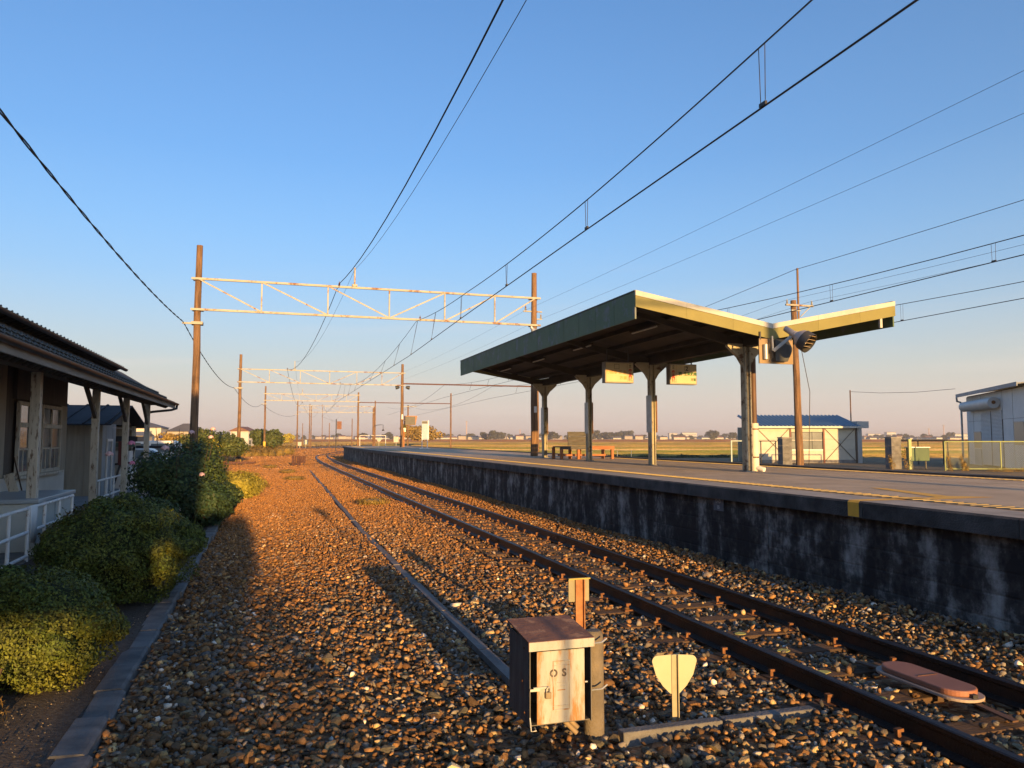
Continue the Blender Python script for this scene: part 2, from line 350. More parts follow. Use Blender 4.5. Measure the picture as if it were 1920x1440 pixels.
onS = (np.abs(((s-S0+SP/2) % SP)-SP/2) < .105) & (q > 3.35) & (q < 5.42)
zc = np.where(onS, .045, zc)
_t = np.clip((s*CB+q*SB-70)/50., 0, 1); zc = np.where(s > 60, -.06-.55*_t*_t*(3-2*_t)+.09, zc)
# colours: rusty browns by the line, more grey granite along the strip
pal = np.array([(.105,.064,.042),(.15,.088,.055),(.20,.12,.07),(.25,.15,.085),(.07,.048,.036),(.12,.105,.092),(.17,.155,.14),(.085,.082,.08),(.33,.26,.18),(.52,.48,.43)])
pw = np.array([.20,.22,.17,.09,.11,.07,.045,.05,.035,.01]); pg = np.array([.06,.06,.08,.07,.09,.16,.19,.17,.10,.025])
grey = np.clip(1-np.abs(q-2.0)/.8, 0, 1)*np.clip((20-s)/8, 0, 1)*.75 + np.clip((q-2.6)/.6,0,1)*.38*np.clip((14-s)/5,0,1) + .22*np.clip((10-s)/4,0,1) + np.clip((.2-q)/1.1,0,1)*.45*np.clip((16-s)/8,0,1)
cw, cg = np.cumsum(pw/pw.sum()), np.cumsum(pg/pg.sum())
rr_ = nr.random(n); iw = np.searchsorted(cw, rr_).clip(0,9); ig = np.searchsorted(cg, rr_).clip(0,9)
ci = np.where(nr.random(n) < grey, ig, iw); tone = pal[ci]*nr.uniform(.9,2.1,(n,1))*np.where(np.isin(ci,[5,6,7,9])[:,None], np.array([1.05,1.03,.98]), np.array([1.14,1.04,.72]))
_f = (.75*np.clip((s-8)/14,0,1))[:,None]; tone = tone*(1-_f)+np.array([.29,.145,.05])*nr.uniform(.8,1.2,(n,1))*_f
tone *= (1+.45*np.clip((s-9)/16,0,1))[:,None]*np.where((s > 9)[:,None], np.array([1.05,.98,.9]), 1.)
# pick the 300 that show largest
wx = q*CB - s*SB; wy = s*CB + q*SB
vis = (np.abs(wx/np.maximum(wy,.1)) < .66) & (wy > 4.35)
app = np.where(vis, sz/np.maximum(wy,.1), 0); order = np.argsort(-app); big = order[:300]; rest = np.setdiff1d(np.arange(n), big)
def rock_cloud(idx):
    k = len(idx); nv_ = len(IV); base = np.broadcast_to(IV, (k,nv_,3)).copy()
    base *= nr.uniform(.48,1.32,(k,nv_,1))
    base *= np.stack([nr.uniform(.9,1.45,k), nr.uniform(.75,1.1,k), nr.uniform(.5,.85,k)],1)[:,None,:]
    a = nr.uniform(0,2*np.pi,k); t1 = nr.normal(0,.45,k); t2 = nr.normal(0,.45,k)
    ca,sa = np.cos(a),np.sin(a); cx,sx = np.cos(t1),np.sin(t1); cy,sy = np.cos(t2),np.sin(t2)
    Rz = np.zeros((k,3,3)); Rz[:,0,0]=ca; Rz[:,0,1]=-sa; Rz[:,1,0]=sa; Rz[:,1,1]=ca; Rz[:,2,2]=1
    Rx = np.zeros((k,3,3)); Rx[:,0,0]=1; Rx[:,1,1]=cx; Rx[:,1,2]=-sx; Rx[:,2,1]=sx; Rx[:,2,2]=cx
    Ry = np.zeros((k,3,3)); Ry[:,1,1]=1; Ry[:,0,0]=cy; Ry[:,0,2]=sy; Ry[:,2,0]=-sy; Ry[:,2,2]=cy
    M = Rz @ Rx @ Ry
    v = np.einsum('kij,kvj->kvi', M, base)*sz[idx][:,None,None] + np.stack([q[idx],s[idx],zc[idx]],1)[:,None,:]
    f = (IF[None]+np.arange(k)[:,None,None]*nv_).reshape(-1)
    col = np.repeat(np.concatenate([tone[idx], np.ones((k,1))],1), nv_, 0)
    return v.reshape(-1,3), f, col
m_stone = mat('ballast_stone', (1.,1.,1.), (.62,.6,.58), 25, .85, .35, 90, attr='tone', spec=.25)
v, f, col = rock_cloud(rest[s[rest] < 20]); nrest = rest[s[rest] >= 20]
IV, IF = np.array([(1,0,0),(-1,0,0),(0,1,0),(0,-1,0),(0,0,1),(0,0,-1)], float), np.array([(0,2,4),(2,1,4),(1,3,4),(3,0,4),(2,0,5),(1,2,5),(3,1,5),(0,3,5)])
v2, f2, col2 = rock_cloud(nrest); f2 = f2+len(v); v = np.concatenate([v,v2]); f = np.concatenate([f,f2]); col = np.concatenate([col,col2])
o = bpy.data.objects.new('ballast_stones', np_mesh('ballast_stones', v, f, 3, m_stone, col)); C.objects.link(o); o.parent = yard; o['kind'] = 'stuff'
def hull_rock(seed, c):
    r = random.Random(seed); bm = bmesh.new()
    for i in range(16):
        d = Vector((r.gauss(0,1),r.gauss(0,1),r.gauss(0,1))).normalized()*r.uniform(.8,1.15); bm.verts.new((d.x*1.25,d.y*.95,d.z*.68))
    bmesh.ops.convex_hull(bm, input=bm.verts); bmesh.ops.delete(bm, geom=[v for v in bm.verts if not v.link_faces], context='VERTS')
    me = bpy.data.meshes.new('stone'); bm.to_mesh(me); bm.free()
    me.materials.append(mat('loose_stone_%d'%seed, tuple(c), tuple(x*.6 for x in c), 1.6, .85, .3, 5, spec=.25, bdist=.05)); return me
rocks = [hull_rock(i, pal[i]*1.35*np.array([1.1,1.02,.72])) for i in range(10)]
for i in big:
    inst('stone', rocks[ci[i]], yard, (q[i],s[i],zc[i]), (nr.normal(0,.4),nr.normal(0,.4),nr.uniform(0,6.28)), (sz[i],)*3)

# ---- running line: rails, sleepers, spikes
track = struct('railway_track')
prof = [(-.064,0),(.064,0),(.064,.012),(.012,.03),(.010,.105),(.0325,.118),(.0325,.146),(.024,.153),(-.024,.153),(-.0325,.146),(-.0325,.118),(-.010,.105),(-.012,.03),(-.064,.012)]
def rail(qc, z0=.022, s0=-6, s1=230):
    m = MB(); ss = [s0]+list(range(0,50,10))+[50+4*i for i in range(int((s1-50)/4)+1)]; n_ = len(prof)
    for a in ss:
        w = W(qc+bend(a), a); zz = z0 + (terrain_z(w.x,w.y)+.06 if a > 60 else 0)
        m.v += [(qc+bend(a)+x, a, zz+z) for x,z in prof]
    m.f = [(i*n_+k, i*n_+(k+1)%n_, (i+1)*n_+(k+1)%n_, (i+1)*n_+k) for i in range(len(ss)-1) for k in range(n_)]; m.mi = [0]*len(m.f)
    return m.build('rail', m_rail_side, track, smooth=35)
rail(LR); rail(RR)
sl = MB(); sl.box(-1.03,1.03,-.1,.1,-.12,.018)
for i in range(0, 4): sl.box(-1.03,1.03,-.1+.05*i+.003,-.1+.05*(i+1)-.003,.018,.021)
me_sl = sl.mesh('sleeper', m_sleeper)
sp = MB(); sp.box(-.012,.012,-.012,.012,-.02,.05); sp.box(-.03,.014,-.016,.016,.045,.062); sp.box(-.05,.05,-.06,.06,-.004,.012)
me_sp = sp.mesh('spike', m_spike)
for i in range(3, 118):
    a = S0+SP*i; b_ = bend(a)
    o = inst('sleeper', me_sl, track, (4.38+b_+rng.uniform(-.03,.03), a, .0), (0,0,rng.uniform(-.012,.012)-(math.atan((a-50)/500.) if a > 50 else 0)))
    if a < 22:
        for rq in (LR, RR):
            for sg in (-1,1): inst('spike', me_sp, o, (rq-4.38+sg*.088, rng.uniform(-.03,.03), .02), (rng.uniform(-.1,.1),rng.uniform(-.1,.1),0 if sg > 0 else math.pi), (rng.uniform(.85,1.25),)*3)
fp = MB(); fp.box(-.022,-.0135,-.24,.24,.035,.115)
for k in (-.18,-.06,.06,.18): fp.tube((-.022,k,.075),(-.04,k,.075),.015,n=6)
me_fp = fp.mesh('fishplate', m_spike)
inst('fishplate', me_fp, track, (LR, 13.0, .02)); inst('fishplate', me_fp, track, (RR, 13.1, .02))

# ---- grey strip of trough covers along the old siding
trough = struct('cable_trough')
tb = MB(); tb.prism([(-.05,0),(.05,0),(.046,.05),(-.046,.05)], 'y', 0, 1.0)
me_tb = tb.mesh('trough_cover', mat('brown_grey_cover',(.22,.19,.17),(.14,.12,.11),6,.9,.4,50))
def sqs(a): return 1.84 if a < 15 else 1.84+(a-15)*.018
a = 5.0
while a < 47:
    L_ = 1.6
    inst('trough_cover', me_tb, trough, (sqs(a)+rng.uniform(-.006,.006), a, -.030+rng.uniform(-.006,.008)), (rng.uniform(-.004,.004),0,-math.atan(.018) if a > 15 else 0), (1,L_-.012,1)); a += L_

# ---- garden bed with kerb stones
gb = MB(); gb.v = []; 
for j in range(30):
    for i in range(8):
        s_ = -2+j*1.0; q_ = -3.4+i*(2.3/7); gb.v.append((q_, s_, .05+.03*math.sin(q_*5+s_*2.3)*math.cos(s_*1.7)))
gb.f = [(j*8+i,j*8+i+1,(j+1)*8+i+1,(j+1)*8+i) for j in range(29) for i in range(7)]; gb.mi = [0]*len(gb.f)
o = gb.build('garden_soil', m_soil, None, smooth=60, kind='structure'); o.rotation_euler = (0,0,B)
gs = nr.uniform(0,1,(2600,3)); gq = -2.6+gs[:,0]*1.45; gss = 2.8+gs[:,1]*6.5
q_s, s_s, sz_s, zc_s, tone_s = q, s, sz, zc, tone
q, s, sz = gq, gss, .006*np.exp(nr.normal(0,.35,2600)); zc = .055+.03*np.sin(q*5+s*2.3)*np.cos(s*1.7); tone = pal[nr.choice([4,5,6,7,8],2600)]*1.0
v, f, col = rock_cloud(np.arange(2600))
o = bpy.data.objects.new('soil_grit', np_mesh('soil_grit', v, f, 3, m_stone, col)); C.objects.link(o); o.rotation_euler = (0,0,B); o['kind'] = 'stuff'
kerb = struct('garden_kerb')
kb = MB(); kb.prism([(-.10,-.06),(.10,-.06),(.095,.085),(.075,.10),(-.09,.10),(-.10,.09)], 'y', 0, 1)
me_kb = kb.mesh('kerb_stone', m_conc_d)
a = 2.2
for i in range(24):
    L_ = .62 if i > 1 else .8
    inst('kerb_stone', me_kb, kerb, (-1.03+rng.uniform(-.02,.02), a, -.045+rng.uniform(-.015,.012)), (rng.uniform(-.02,.02),rng.uniform(-.04,.04),rng.uniform(-.03,.03)), (1,L_-.008,1)); a += L_

# ---- island platform
plat = struct('platform')
PL0, PL1, PW0, PW1 = -6., 75.5, 6.35, 12.6
m_wall = bpy.data.materials.new('stained_platform_wall'); m_wall.use_nodes = True
def _wall(m):
    nt = m.node_tree; b = nt.nodes['Principled BSDF']; L = nt.links.new; b.inputs['Roughness'].default_value = .85; b.inputs['Specular IOR Level'].default_value = .2
    tc = nt.nodes.new('ShaderNodeTexCoord')
    def nz(sc, st, det=7, ro=.6):
        mp = nt.nodes.new('ShaderNodeMapping'); mp.inputs['Scale'].default_value = st; L(tc.outputs['Object'], mp.inputs['Vector'])
        x = nt.nodes.new('ShaderNodeTexNoise'); x.inputs['Scale'].default_value = sc; x.inputs['Detail'].default_value = det; x.inputs['Roughness'].default_value = ro; L(mp.outputs[0], x.inputs['Vector']); return x.outputs['Fac']
    a = nz(1.5, (1,1.5,1.1), 9, .68); s2 = nz(1.6, (1,2.2,.3), 5); f3 = nz(12, (1,1,1), 8, .7)
    m1 = nt.nodes.new('ShaderNodeMath'); m1.operation = 'MULTIPLY_ADD'; m1.inputs[1].default_value = .55; L(s2, m1.inputs[0]); L(a, m1.inputs[2])
    m2 = nt.nodes.new('ShaderNodeMath'); m2.operation = 'MULTIPLY_ADD'; m2.inputs[1].default_value = .35; L(f3, m2.inputs[0]); L(m1.outputs[0], m2.inputs[2])
    rp = nt.nodes.new('ShaderNodeValToRGB'); rp.color_ramp.elements[0].position = .43; rp.color_ramp.elements[1].position = .60
    rp.color_ramp.elements[0].color = (.022,.022,.025,1); rp.color_ramp.elements[1].color = (.42,.405,.38,1)
    e = rp.color_ramp.elements.new(.485); e.color = (.066,.063,.062,1)
    m3 = nt.nodes.new('ShaderNodeMath'); m3.operation = 'MULTIPLY'; m3.inputs[1].default_value = .5; L(m2.outputs[0], m3.inputs[0])
    L(m3.outputs[0], rp.inputs[0]); L(rp.outputs[0], b.inputs['Base Color'])
    wv = nt.nodes.new('ShaderNodeTexWave'); wv.bands_direction = 'Z'; wv.inputs['Scale'].default_value = 1.45; wv.inputs['Distortion'].default_value = .15
    L(tc.outputs['Object'], wv.inputs['Vector'])
    r2 = nt.nodes.new('ShaderNodeValToRGB'); r2.color_ramp.elements[0].position = .0; r2.color_ramp.elements[1].position = .05; L(wv.outputs['Fac'], r2.inputs[0])
    ad = nt.nodes.new('ShaderNodeMath'); ad.operation = 'MULTIPLY_ADD'; ad.inputs[1].default_value = 1.4; L(f3, ad.inputs[0]); L(r2.outputs[0], ad.inputs[2])
    bp = nt.nodes.new('ShaderNodeBump'); bp.inputs['Strength'].default_value = .45; bp.inputs['Distance'].default_value = .012; L(ad.outputs[0], bp.inputs['Height']); L(bp.outputs[0], b.inputs['Normal'])
_wall(m_wall)
# wall panels between construction joints
edges = [PL0+3.7*i for i in range(23)]; edges[-1] = PL1
for i in range(len(edges)-1):
    a, b_ = edges[i]+.006, edges[i+1]-.006
    m = MB(); da, db = bend(a), bend(b_); qo = rng.uniform(0,.006)
    m.add([(PW0+da+qo,a,-.3),(PW0+db+qo,b_,-.3),(PW0+db+qo,b_,.98),(PW0+da+qo,a,.98),(PW0+.3+da,a,-.3),(PW0+.3+db,b_,-.3),(PW0+.3+db,b_,.98),(PW0+.3+da,a,.98)],
          [(0,1,2,3),(7,6,5,4),(3,2,6,7),(0,4,5,1),(0,3,7,4),(1,5,6,2)])
    m.build('wall_panel', m_wall, plat)
m = MB(); m.box(PW0+.02, PW1-.3, PL0, PL0+.3, -.3, 1.02); m.box(PW0+bend(75)+.02, PW1+bend(75)-.3, PL1-.3, PL1, -.3, 1.02)
m.box(PW1-.3, PW1, PL0, PL1, -.3, 1.02); m.build('end_wall', m_conc_d, plat)
# coping stones
ce = [PL0+1.85*i for i in range(45)]; ce[-1] = PL1
m_cop = mat('coping_stone', (.46,.38,.30), (.30,.25,.20), 2.5, .9, .4, 60)
m_copf = mat('dark_coping_face', (.035,.035,.035), (.095,.092,.09), 3, .9, .6, 60)  # darker tone for the lip faces and rear coping
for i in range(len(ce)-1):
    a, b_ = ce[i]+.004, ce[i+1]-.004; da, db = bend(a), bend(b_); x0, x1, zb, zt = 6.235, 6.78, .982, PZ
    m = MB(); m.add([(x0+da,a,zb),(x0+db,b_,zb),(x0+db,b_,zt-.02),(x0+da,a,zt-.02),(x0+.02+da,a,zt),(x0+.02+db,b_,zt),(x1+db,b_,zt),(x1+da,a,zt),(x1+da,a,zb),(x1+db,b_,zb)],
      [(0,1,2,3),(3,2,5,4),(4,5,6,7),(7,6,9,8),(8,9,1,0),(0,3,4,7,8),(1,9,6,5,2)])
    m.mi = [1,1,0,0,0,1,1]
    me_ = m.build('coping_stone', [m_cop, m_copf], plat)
# asphalt top
m = MB(); ss = [PL0]+list(range(0,50,10))+[50+3*i for i in range(9)]+[PL1]
for a in ss: m.v += [(6.784+bend(a),a,PZ-.004),(PW1+bend(a),a,PZ-.004)]
m.f = [(2*i,2*i+1,2*i+3,2*i+2) for i in range(len(ss)-1)]; m.mi = [0]*len(m.f)
m.build('asphalt_surface', m_asph, plat)
m = MB()
for a in ss: m.v += [(PW1-.32+bend(a),a,PZ+.03),(PW1+.1+bend(a),a,PZ+.03),(PW1+.1+bend(a),a,PZ-.12),(PW1-.32+bend(a),a,PZ-.01)]
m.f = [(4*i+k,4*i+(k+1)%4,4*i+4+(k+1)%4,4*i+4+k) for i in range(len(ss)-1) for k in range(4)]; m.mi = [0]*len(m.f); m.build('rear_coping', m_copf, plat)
# tactile tiles along both edges
tt = MB(); tt.box(-.15,.15,-.1475,.1475,0,.004)
for k in range(2): tt.box(-.125,.125,-.10+.1475*k,-.045+.1475*k,.004,.009, 1)
me_tt = tt.mesh('tactile_tile', [mat('grimy_tile', (.20,.16,.11),(.14,.115,.085),8,.85), m_yel])
for i in range(235):
    a = 3+.30*i
    if a < 75: inst('tactile_tile', me_tt, plat, (7.05+bend(a)+rng.uniform(-.004,.004), a, PZ-.002), (0,0,rng.uniform(-.01,.01)-(math.atan((a-50)/500.) if a > 50 else 0)))
for i in range(60):
    inst('tactile_tile', me_tt, plat, (11.9, 8+.30*i, PZ-.002))
# the orange stop mark: over the lip, across the coping and an arrow tip on the asphalt
m = MB()
zt = PZ+.0105; za = PZ-.001
m.sheet([(6.232,7.0,.99),(6.232,7.17,.99),(6.232,7.17,PZ-.018),(6.232,7.0,PZ-.018)])
m.sheet([(6.232,7.0,PZ-.018),(6.232,7.17,PZ-.018),(6.255,7.17,PZ+.004),(6.255,7.0,PZ+.004)])
m.sheet([(6.255,7.0,PZ+.004),(6.255,7.17,PZ+.004),(6.88,7.17,PZ+.004),(6.88,7.0,PZ+.004)])
m.sheet([(6.88,7.0,zt),(6.88,7.17,zt),(7.22,7.195,zt),(7.22,6.99,zt)])
m.sheet([(7.22,6.99,za),(7.22,7.195,za),(7.55,7.22,za),(7.85,7.35,za),(8.22,7.02,za),(7.6,6.98,za)])
m.sheet([(7.55,7.22,za+.001),(7.85,7.35,za+.001),(8.24,8.72,za+.001),(8.12,8.90,za+.001)])
m.build('stop_mark', m_orange, plat)
# enamel plate on the wall
m = MB(); m.box(6.335,6.349,9.82,10.07,.80,.98); pl = m.build('number_plate', mat('faded_blue_plate',(.16,.19,.23),(.10,.12,.15),12,.6), plat)
m_chalk = mat('chalk_white',(.6,.62,.63),None,5,.8)
for tx, dz, sz_ in (('D-D',.045,.075),('15',-.04,.065)):
    inst('lettering', text_mesh(tx, sz_, m_chalk, .001), pl, (6.332, 9.945, .89+dz), (R(90),0,R(-90)))

# ================================================================== CANOPY
def make_canopy():
    t = thing('platform_canopy', 'long green butterfly-roofed platform canopy on cream steel posts', 'canopy', 9.7, 13.17)
    Ln = 13.95; xl, xr = -3.04, 3.1; zl, zv, zr = 4.64, 4.13, 4.76
    for nm, x0, z0, x1, z1 in (('roof_sheet', xl+.02, zl, 0, zv), ('roof_sheet', 0, zv, xr-.02, zr)):
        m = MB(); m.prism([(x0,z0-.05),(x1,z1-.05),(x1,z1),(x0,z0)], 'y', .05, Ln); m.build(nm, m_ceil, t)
    # side fascias, each of sheet lengths
    for x, zt in ((xl, zl), (xr, zr)):
        for k in range(5):
            a, b_ = Ln*k/5+.002, Ln*(k+1)/5-.002
            m = MB(); m.box(x-.02, x+.012, a, b_, zt-.50, zt+.03); m.build('side_fascia', m_green, t)
        for k in range(1,15):
            yk = Ln*k/15; sx_ = -1 if x < 0 else 1; m = MB(); m.box(min(x+sx_*.0121 if sx_ > 0 else x-.0201, x+sx_*.024), max(x+sx_*.0121 if sx_ > 0 else x-.0201, x+sx_*.024), yk-.012, yk+.012, zt-.495, zt+.028); m.build('seam_strip', m_green, t)
        m = MB(); m.box(x-.035, x+.05, -.01, Ln+.01, zt+.031, zt+.052); m.build('roof_edge_trim', m_dark, t)
    # end boards
    for y0 in (-.035, Ln+.003):
        for x0, z0, x1, z1 in ((xl-.02, zl, 0, zv), (0, zv, xr+.02, zr)):
            for (u0, u1) in ((0,.36),(.36,.70),(.70,1)):
                xa, xb = x0+(x1-x0)*u0+.0015, x0+(x1-x0)*u1-.0015; za, zb2 = z0+(z1-z0)*u0, z0+(z1-z0)*u1
                m = MB(); m.prism([(xa,za-.27),(xb,zb2-.27),(xb,zb2-.055),(xa,za-.055)], 'y', y0, y0+.032); m.build('end_board', m_olive, t)
                m = MB(); m.prism([(xa,za-.05),(xb,zb2-.05),(xb,zb2+.05),(xa,za+.05)], 'y', y0-.006, y0+.036); m.build('end_flashing', m_flash, t)
    # purlins along, rafters across
    for fx in (.12,.36,.62,.88):
        for sx, zz in ((xl, zl), (xr, zr)):
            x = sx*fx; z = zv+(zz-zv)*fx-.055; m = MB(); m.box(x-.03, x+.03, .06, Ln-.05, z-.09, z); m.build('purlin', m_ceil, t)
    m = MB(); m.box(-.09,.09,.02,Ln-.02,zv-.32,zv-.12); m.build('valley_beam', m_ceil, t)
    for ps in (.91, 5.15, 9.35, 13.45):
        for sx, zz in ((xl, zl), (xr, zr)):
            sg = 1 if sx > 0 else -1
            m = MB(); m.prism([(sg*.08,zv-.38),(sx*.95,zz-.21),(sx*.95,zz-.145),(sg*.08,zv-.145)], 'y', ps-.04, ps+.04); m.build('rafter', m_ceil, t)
        p = MB(); p.box(-.075,-.045,ps-.085,ps+.085,PZ-.01,zv-.3); p.box(.045,.075,ps-.085,ps+.085,PZ-.01,zv-.3); p.box(-.045,.045,ps-.02,ps+.02,PZ-.01,zv-.3)
        po = p.build('post', m_post, t)
        b = MB(); b.box(-.13,.13,ps-.13,ps+.13,PZ-.004,PZ+.014); b.build('base_plate', m_conc, po)
        for sg in (-1,1):
            gm = MB(); gm.prism([(sg*.076,zv-.72),(sg*.09,zv-.72),(sg*.20,zv-.55),(sg*.46,zv-.32),(sg*.46,zv-.26),(sg*.076,zv-.26)], 'y', ps-.05, ps+.05); gm.build('gusset', m_post, po)
            if ps > 2:
                nb = MB(); nb.box(sg*.082-.012, sg*.082+.012, ps-.13, ps+.13, 2.02, 3.0); nb.build('name_board', mat('rust_brown_board',(.33,.17,.07),(.26,.13,.05),3,.7) if sg > 0 else m_steel, po)
    # tube lamps under the soffit
    for fx in (-.62,.62):
        for yy in (1.9, 5.4, 8.9, 12.2):
            zz = zl if fx < 0 else zr; x = (abs(xl) if fx < 0 else xr)*fx; z = zv+(zz-zv)*abs(fx)-.17
            m = MB(); m.box(x-.05,x+.05,yy-.62,yy+.62,z-.02,z+.02); lo_ = m.build('lamp_fitting', m_ceil, t)
            m = MB(); m.tube((x,yy-.58,z-.045),(x,yy+.58,z-.045),.018,n=8); m.build('lamp_tube', m_lampw, lo_)
    # gutter downpipe beside the first post
    d = MB(); d.tube((.26,1.02,PZ+1.0),(.26,1.02,zv-.1),.058,n=14); dp = d.build('downpipe', m_brownpipe, t, smooth=40)
    d = MB(); d.tube((.26,1.02,PZ),(.26,1.02,PZ+1.02),.085,n=16); sl_ = d.build('pipe_sleeve', mat('cream_pipe_guard',(.66,.60,.50),(.58,.52,.43),4,.6), t, smooth=40)
    for zz in (PZ+.28, PZ+.88):
        d = MB(); d.tube((.26,1.02,zz),(.26,1.02,zz+.03),.09,n=16); d.build('clamp_band', m_brownpipe, sl_)
    d = MB(); d.path([(.26,1.0,PZ+.07),(.30,.86,PZ+.05),(.33,.80,PZ+.03)], .055, 12); d.build('pipe_shoe', m_white, sl_, smooth=50)
    # inner bracket at the right corner
    m = MB(); m.box(2.72,2.78,-.02,.03,4.22,4.52); m.build('corner_bracket', m_flash, t)
    return t
make_canopy()

# control panel and floodlight under the near end
t = thing('control_panel', 'grey box and cable board hung under the near canopy end', 'panel', 9.33, 13.0)
m = MB(); m.box(.02,.82,.10,.13,3.36,3.86); m.build('back_board', mat('plywood_board',(.30,.22,.13),(.24,.17,.10),3,.8), t)
m = MB(); m.prism([(.32,3.40),(.60,3.40),(.68,3.55),(.68,3.72),(.32,3.84)], 'y', -.02, .10); m.build('junction_box', mat('dark_grey_box',(.06,.065,.065),(.045,.05,.05),4,.6), t)
m = MB(); m.tube((.14,.06,3.44),(.14,.06,3.74),.05,n=16); m.build('capacitor_can', m_steel, t, smooth=40)
m = MB(); m.path([(.25,.05,3.86),(.30,.02,3.75),(.27,.03,3.6),(.29,.03,3.48),(.24,.04,3.4)], .012, 6); m.build('cable', m_dark, t)
for x_, z_ in ((.05,4.0),(.78,4.05)):
    m = MB(); m.bar((x_,.11,3.84),(x_,.11,z_),.03,.03); m.build('hanger', m_dark, t)
t = thing('floodlight', 'round louvred floodlight aimed downward under the canopy front', 'floodlight', 10.35, 12.72)
ax = Vector((.38,-.72,-.58)).normalized(); qt = ax.to_track_quat('Z','Y').to_matrix().to_4x4(); base = Matrix.Translation((-.60,.05,4.02)) @ qt @ Matrix.Scale(1.02,4)
m = MB(); m.lathe([(.0,-.03),(.05,-.03),(.055,0),(.06,.19),(.075,.21),(.075,.24),(.10,.26),(.165,.33),(.19,.42),(.185,.42),(.15,.36),(0.001,.33)], 24, base); m.build('housing', mat('dusty_lamp_metal',(.42,.38,.36),(.32,.28,.27),4,.5,metal=.3), t, smooth=35)
m = MB(); m.lathe([(.186,.40),(.195,.40),(.20,.56),(.19,.56),(.186,.40)], 24, base, 0, False); m.build('hood', m_dark, t, smooth=35)
for k in range(4):
    m = MB(); y_ = -.11+.075*k; w_ = math.sqrt(max(.18**2-y_**2,.001)); m.add([base @ Vector(p) for p in ((-w_,y_,.46),(w_,y_,.46),(w_,y_+.035,.55),(-w_,y_+.035,.55),(-w_,y_+.006,.455),(w_,y_+.006,.455),(w_,y_+.041,.545),(-w_,y_+.041,.545))], [(0,1,2,3),(7,6,5,4),(0,4,5,1),(1,5,6,2),(2,6,7,3),(3,7,4,0)]); m.build('louvre', mat('tan_louvre',(.40,.30,.18),(.34,.25,.15),4,.6), t)
m = MB(); m.bar((-.78,.22,3.60),(-.52,-.06,3.9),.04,.06); m.bar((-.78,.24,3.60),(-.78,.26,3.9),.03,.03); m.build('bracket', m_steel, t)

# hanging direction signs
m_signf = mat('sign_enamel', (.50,.44,.27), (.46,.40,.24), 3, .5)
m_red = mat('sign_red', (.50,.02,.012), None, 5, .6); m_ink = mat('sign_black', (.02,.02,.02), None, 5, .6)
m_sgrn = mat('sign_green', (.02,.12,.02), None, 5, .6); m_sor = mat('sign_faded_orange', (.66,.33,.07), None, 5, .6)
def hang_sign(q, label, kind):
    t = thing('hanging_sign', label, 'sign', q, 18.0, 3.28, 0, 'lightbox signs under the canopy')
    m = MB(); m.box(-.40,.40,-.10,.10,0,.54); m.build('housing', mat('sign_casing',(.30,.27,.23),(.24,.21,.18),5,.6), t, bevel=.008)
    m = MB(); m.box(-.375,.375,-.106,-.101,.03,.515); f = m.build('face', m_signf, t)
    for x in (-.3,.3):
        m = MB(); m.bar((x,0,.54),(x,0,.86),.025,.025); m.build('hanger', m_dark, t)
    def put(tx, sz, mt, x, z): inst('lettering', text_mesh(tx, sz*1.22, mt, .001), f, (x,-.1085,z), (R(90),0,0))
    ax_ = .30 if kind == 1 else -.30
    m = MB(); dv = .215 if kind == 1 else -.215; m.box(dv-.004,dv+.004,-.108,-.1065,.04,.505); m.build('divider', mat('sign_line',(.35,.20,.10),None,5,.6), f)
    for k,(ch,mt,sz_) in enumerate((('二',m_ink,.055),('三',m_ink,.055),('赤',m_red,.085),('金',m_red,.085),('園',m_red,.085))): put(ch, sz_, mt, ax_, .475-(.047*k if k < 2 else .065+.095*(k-1)) )
    m = MB(); m.box(ax_-.055,ax_-.005,-.108,-.1065,.055,.068); m.box(ax_+.008,ax_+.065,-.108,-.1065,.055,.068); m.build('small_print', m_ink, f)
    bx = -.08 if kind == 1 else .10
    m = MB()
    for x0,x1,z0,z1 in ((-.07,.07,.475,.482),(-.07,.07,.36,.367),(-.07,-.063,.367,.475),(.063,.07,.367,.475)): m.box(bx+x0,bx+x1,-.108,-.1065,z0,z1)
    m.build('number_frame', m_ink, f)
    if kind == 1:
        put('行田市', .085, m_sor, -.22, .275); put('熊', .085, m_sor, .02, .275); put('谷', .085, m_sor, .15, .275); put('方', .075, m_sor, .05, .13); put('面', .075, m_sor, .155, .13)
    else:
        put('2', .12, m_ink, bx, .418); put('羽', .085, m_sgrn, -.10, .275); put('生', .085, m_sgrn, .06, .275); put('・', .05, m_sgrn, .115, .275); put('東武線', .078, m_sgrn, .25, .275); put('方面', .065, m_sgrn, .29, .13)
hang_sign(8.57, 'cream lightbox sign with faded orange lettering and empty number frame', 1)
hang_sign(10.42, 'cream lightbox sign with number 2 and green lettering', 2)

# bench
t = thing('bench', 'old wooden bench ring with grey back behind the canopy posts', 'bench', 10.35, 24.6, PZ, 0)
mo = mat('orange_brown_wood',(.34,.14,.06),(.26,.10,.045),4,.75,.3,30); mg = mat('grey_weathered_wood',(.11,.105,.10),(.06,.058,.055),5,.85,.5,30,stretch=(1,1,6))
for k in range(4):
    m = MB(); m.box(-.95,.0,-.42+.20*k,-.42+.20*k+.185,.40,.435); m.build('seat_plank', mg, t)
    m = MB(); m.box(.01,.95,-.42+.20*k,-.42+.20*k+.185,.40,.435); m.build('seat_plank', mo, t)
m = MB(); m.box(-.99,.0,-.46,-.425,.33,.44); m.build('rail_board', mg, t)
m = MB(); m.box(.0,.99,-.46,-.425,.33,.44); m.build('rail_board', mo, t)
for x in (-.93,-.32,.04,.93):
    for y in (-.40,.36):
        m = MB(); m.box(x-.045,x+.045,y-.045,y+.045,0,.40); m.build('leg', mo, t)
m = MB(); m.box(-.90,.90,-.02,.03,.10,.16); m.build('stretcher', mo, t)
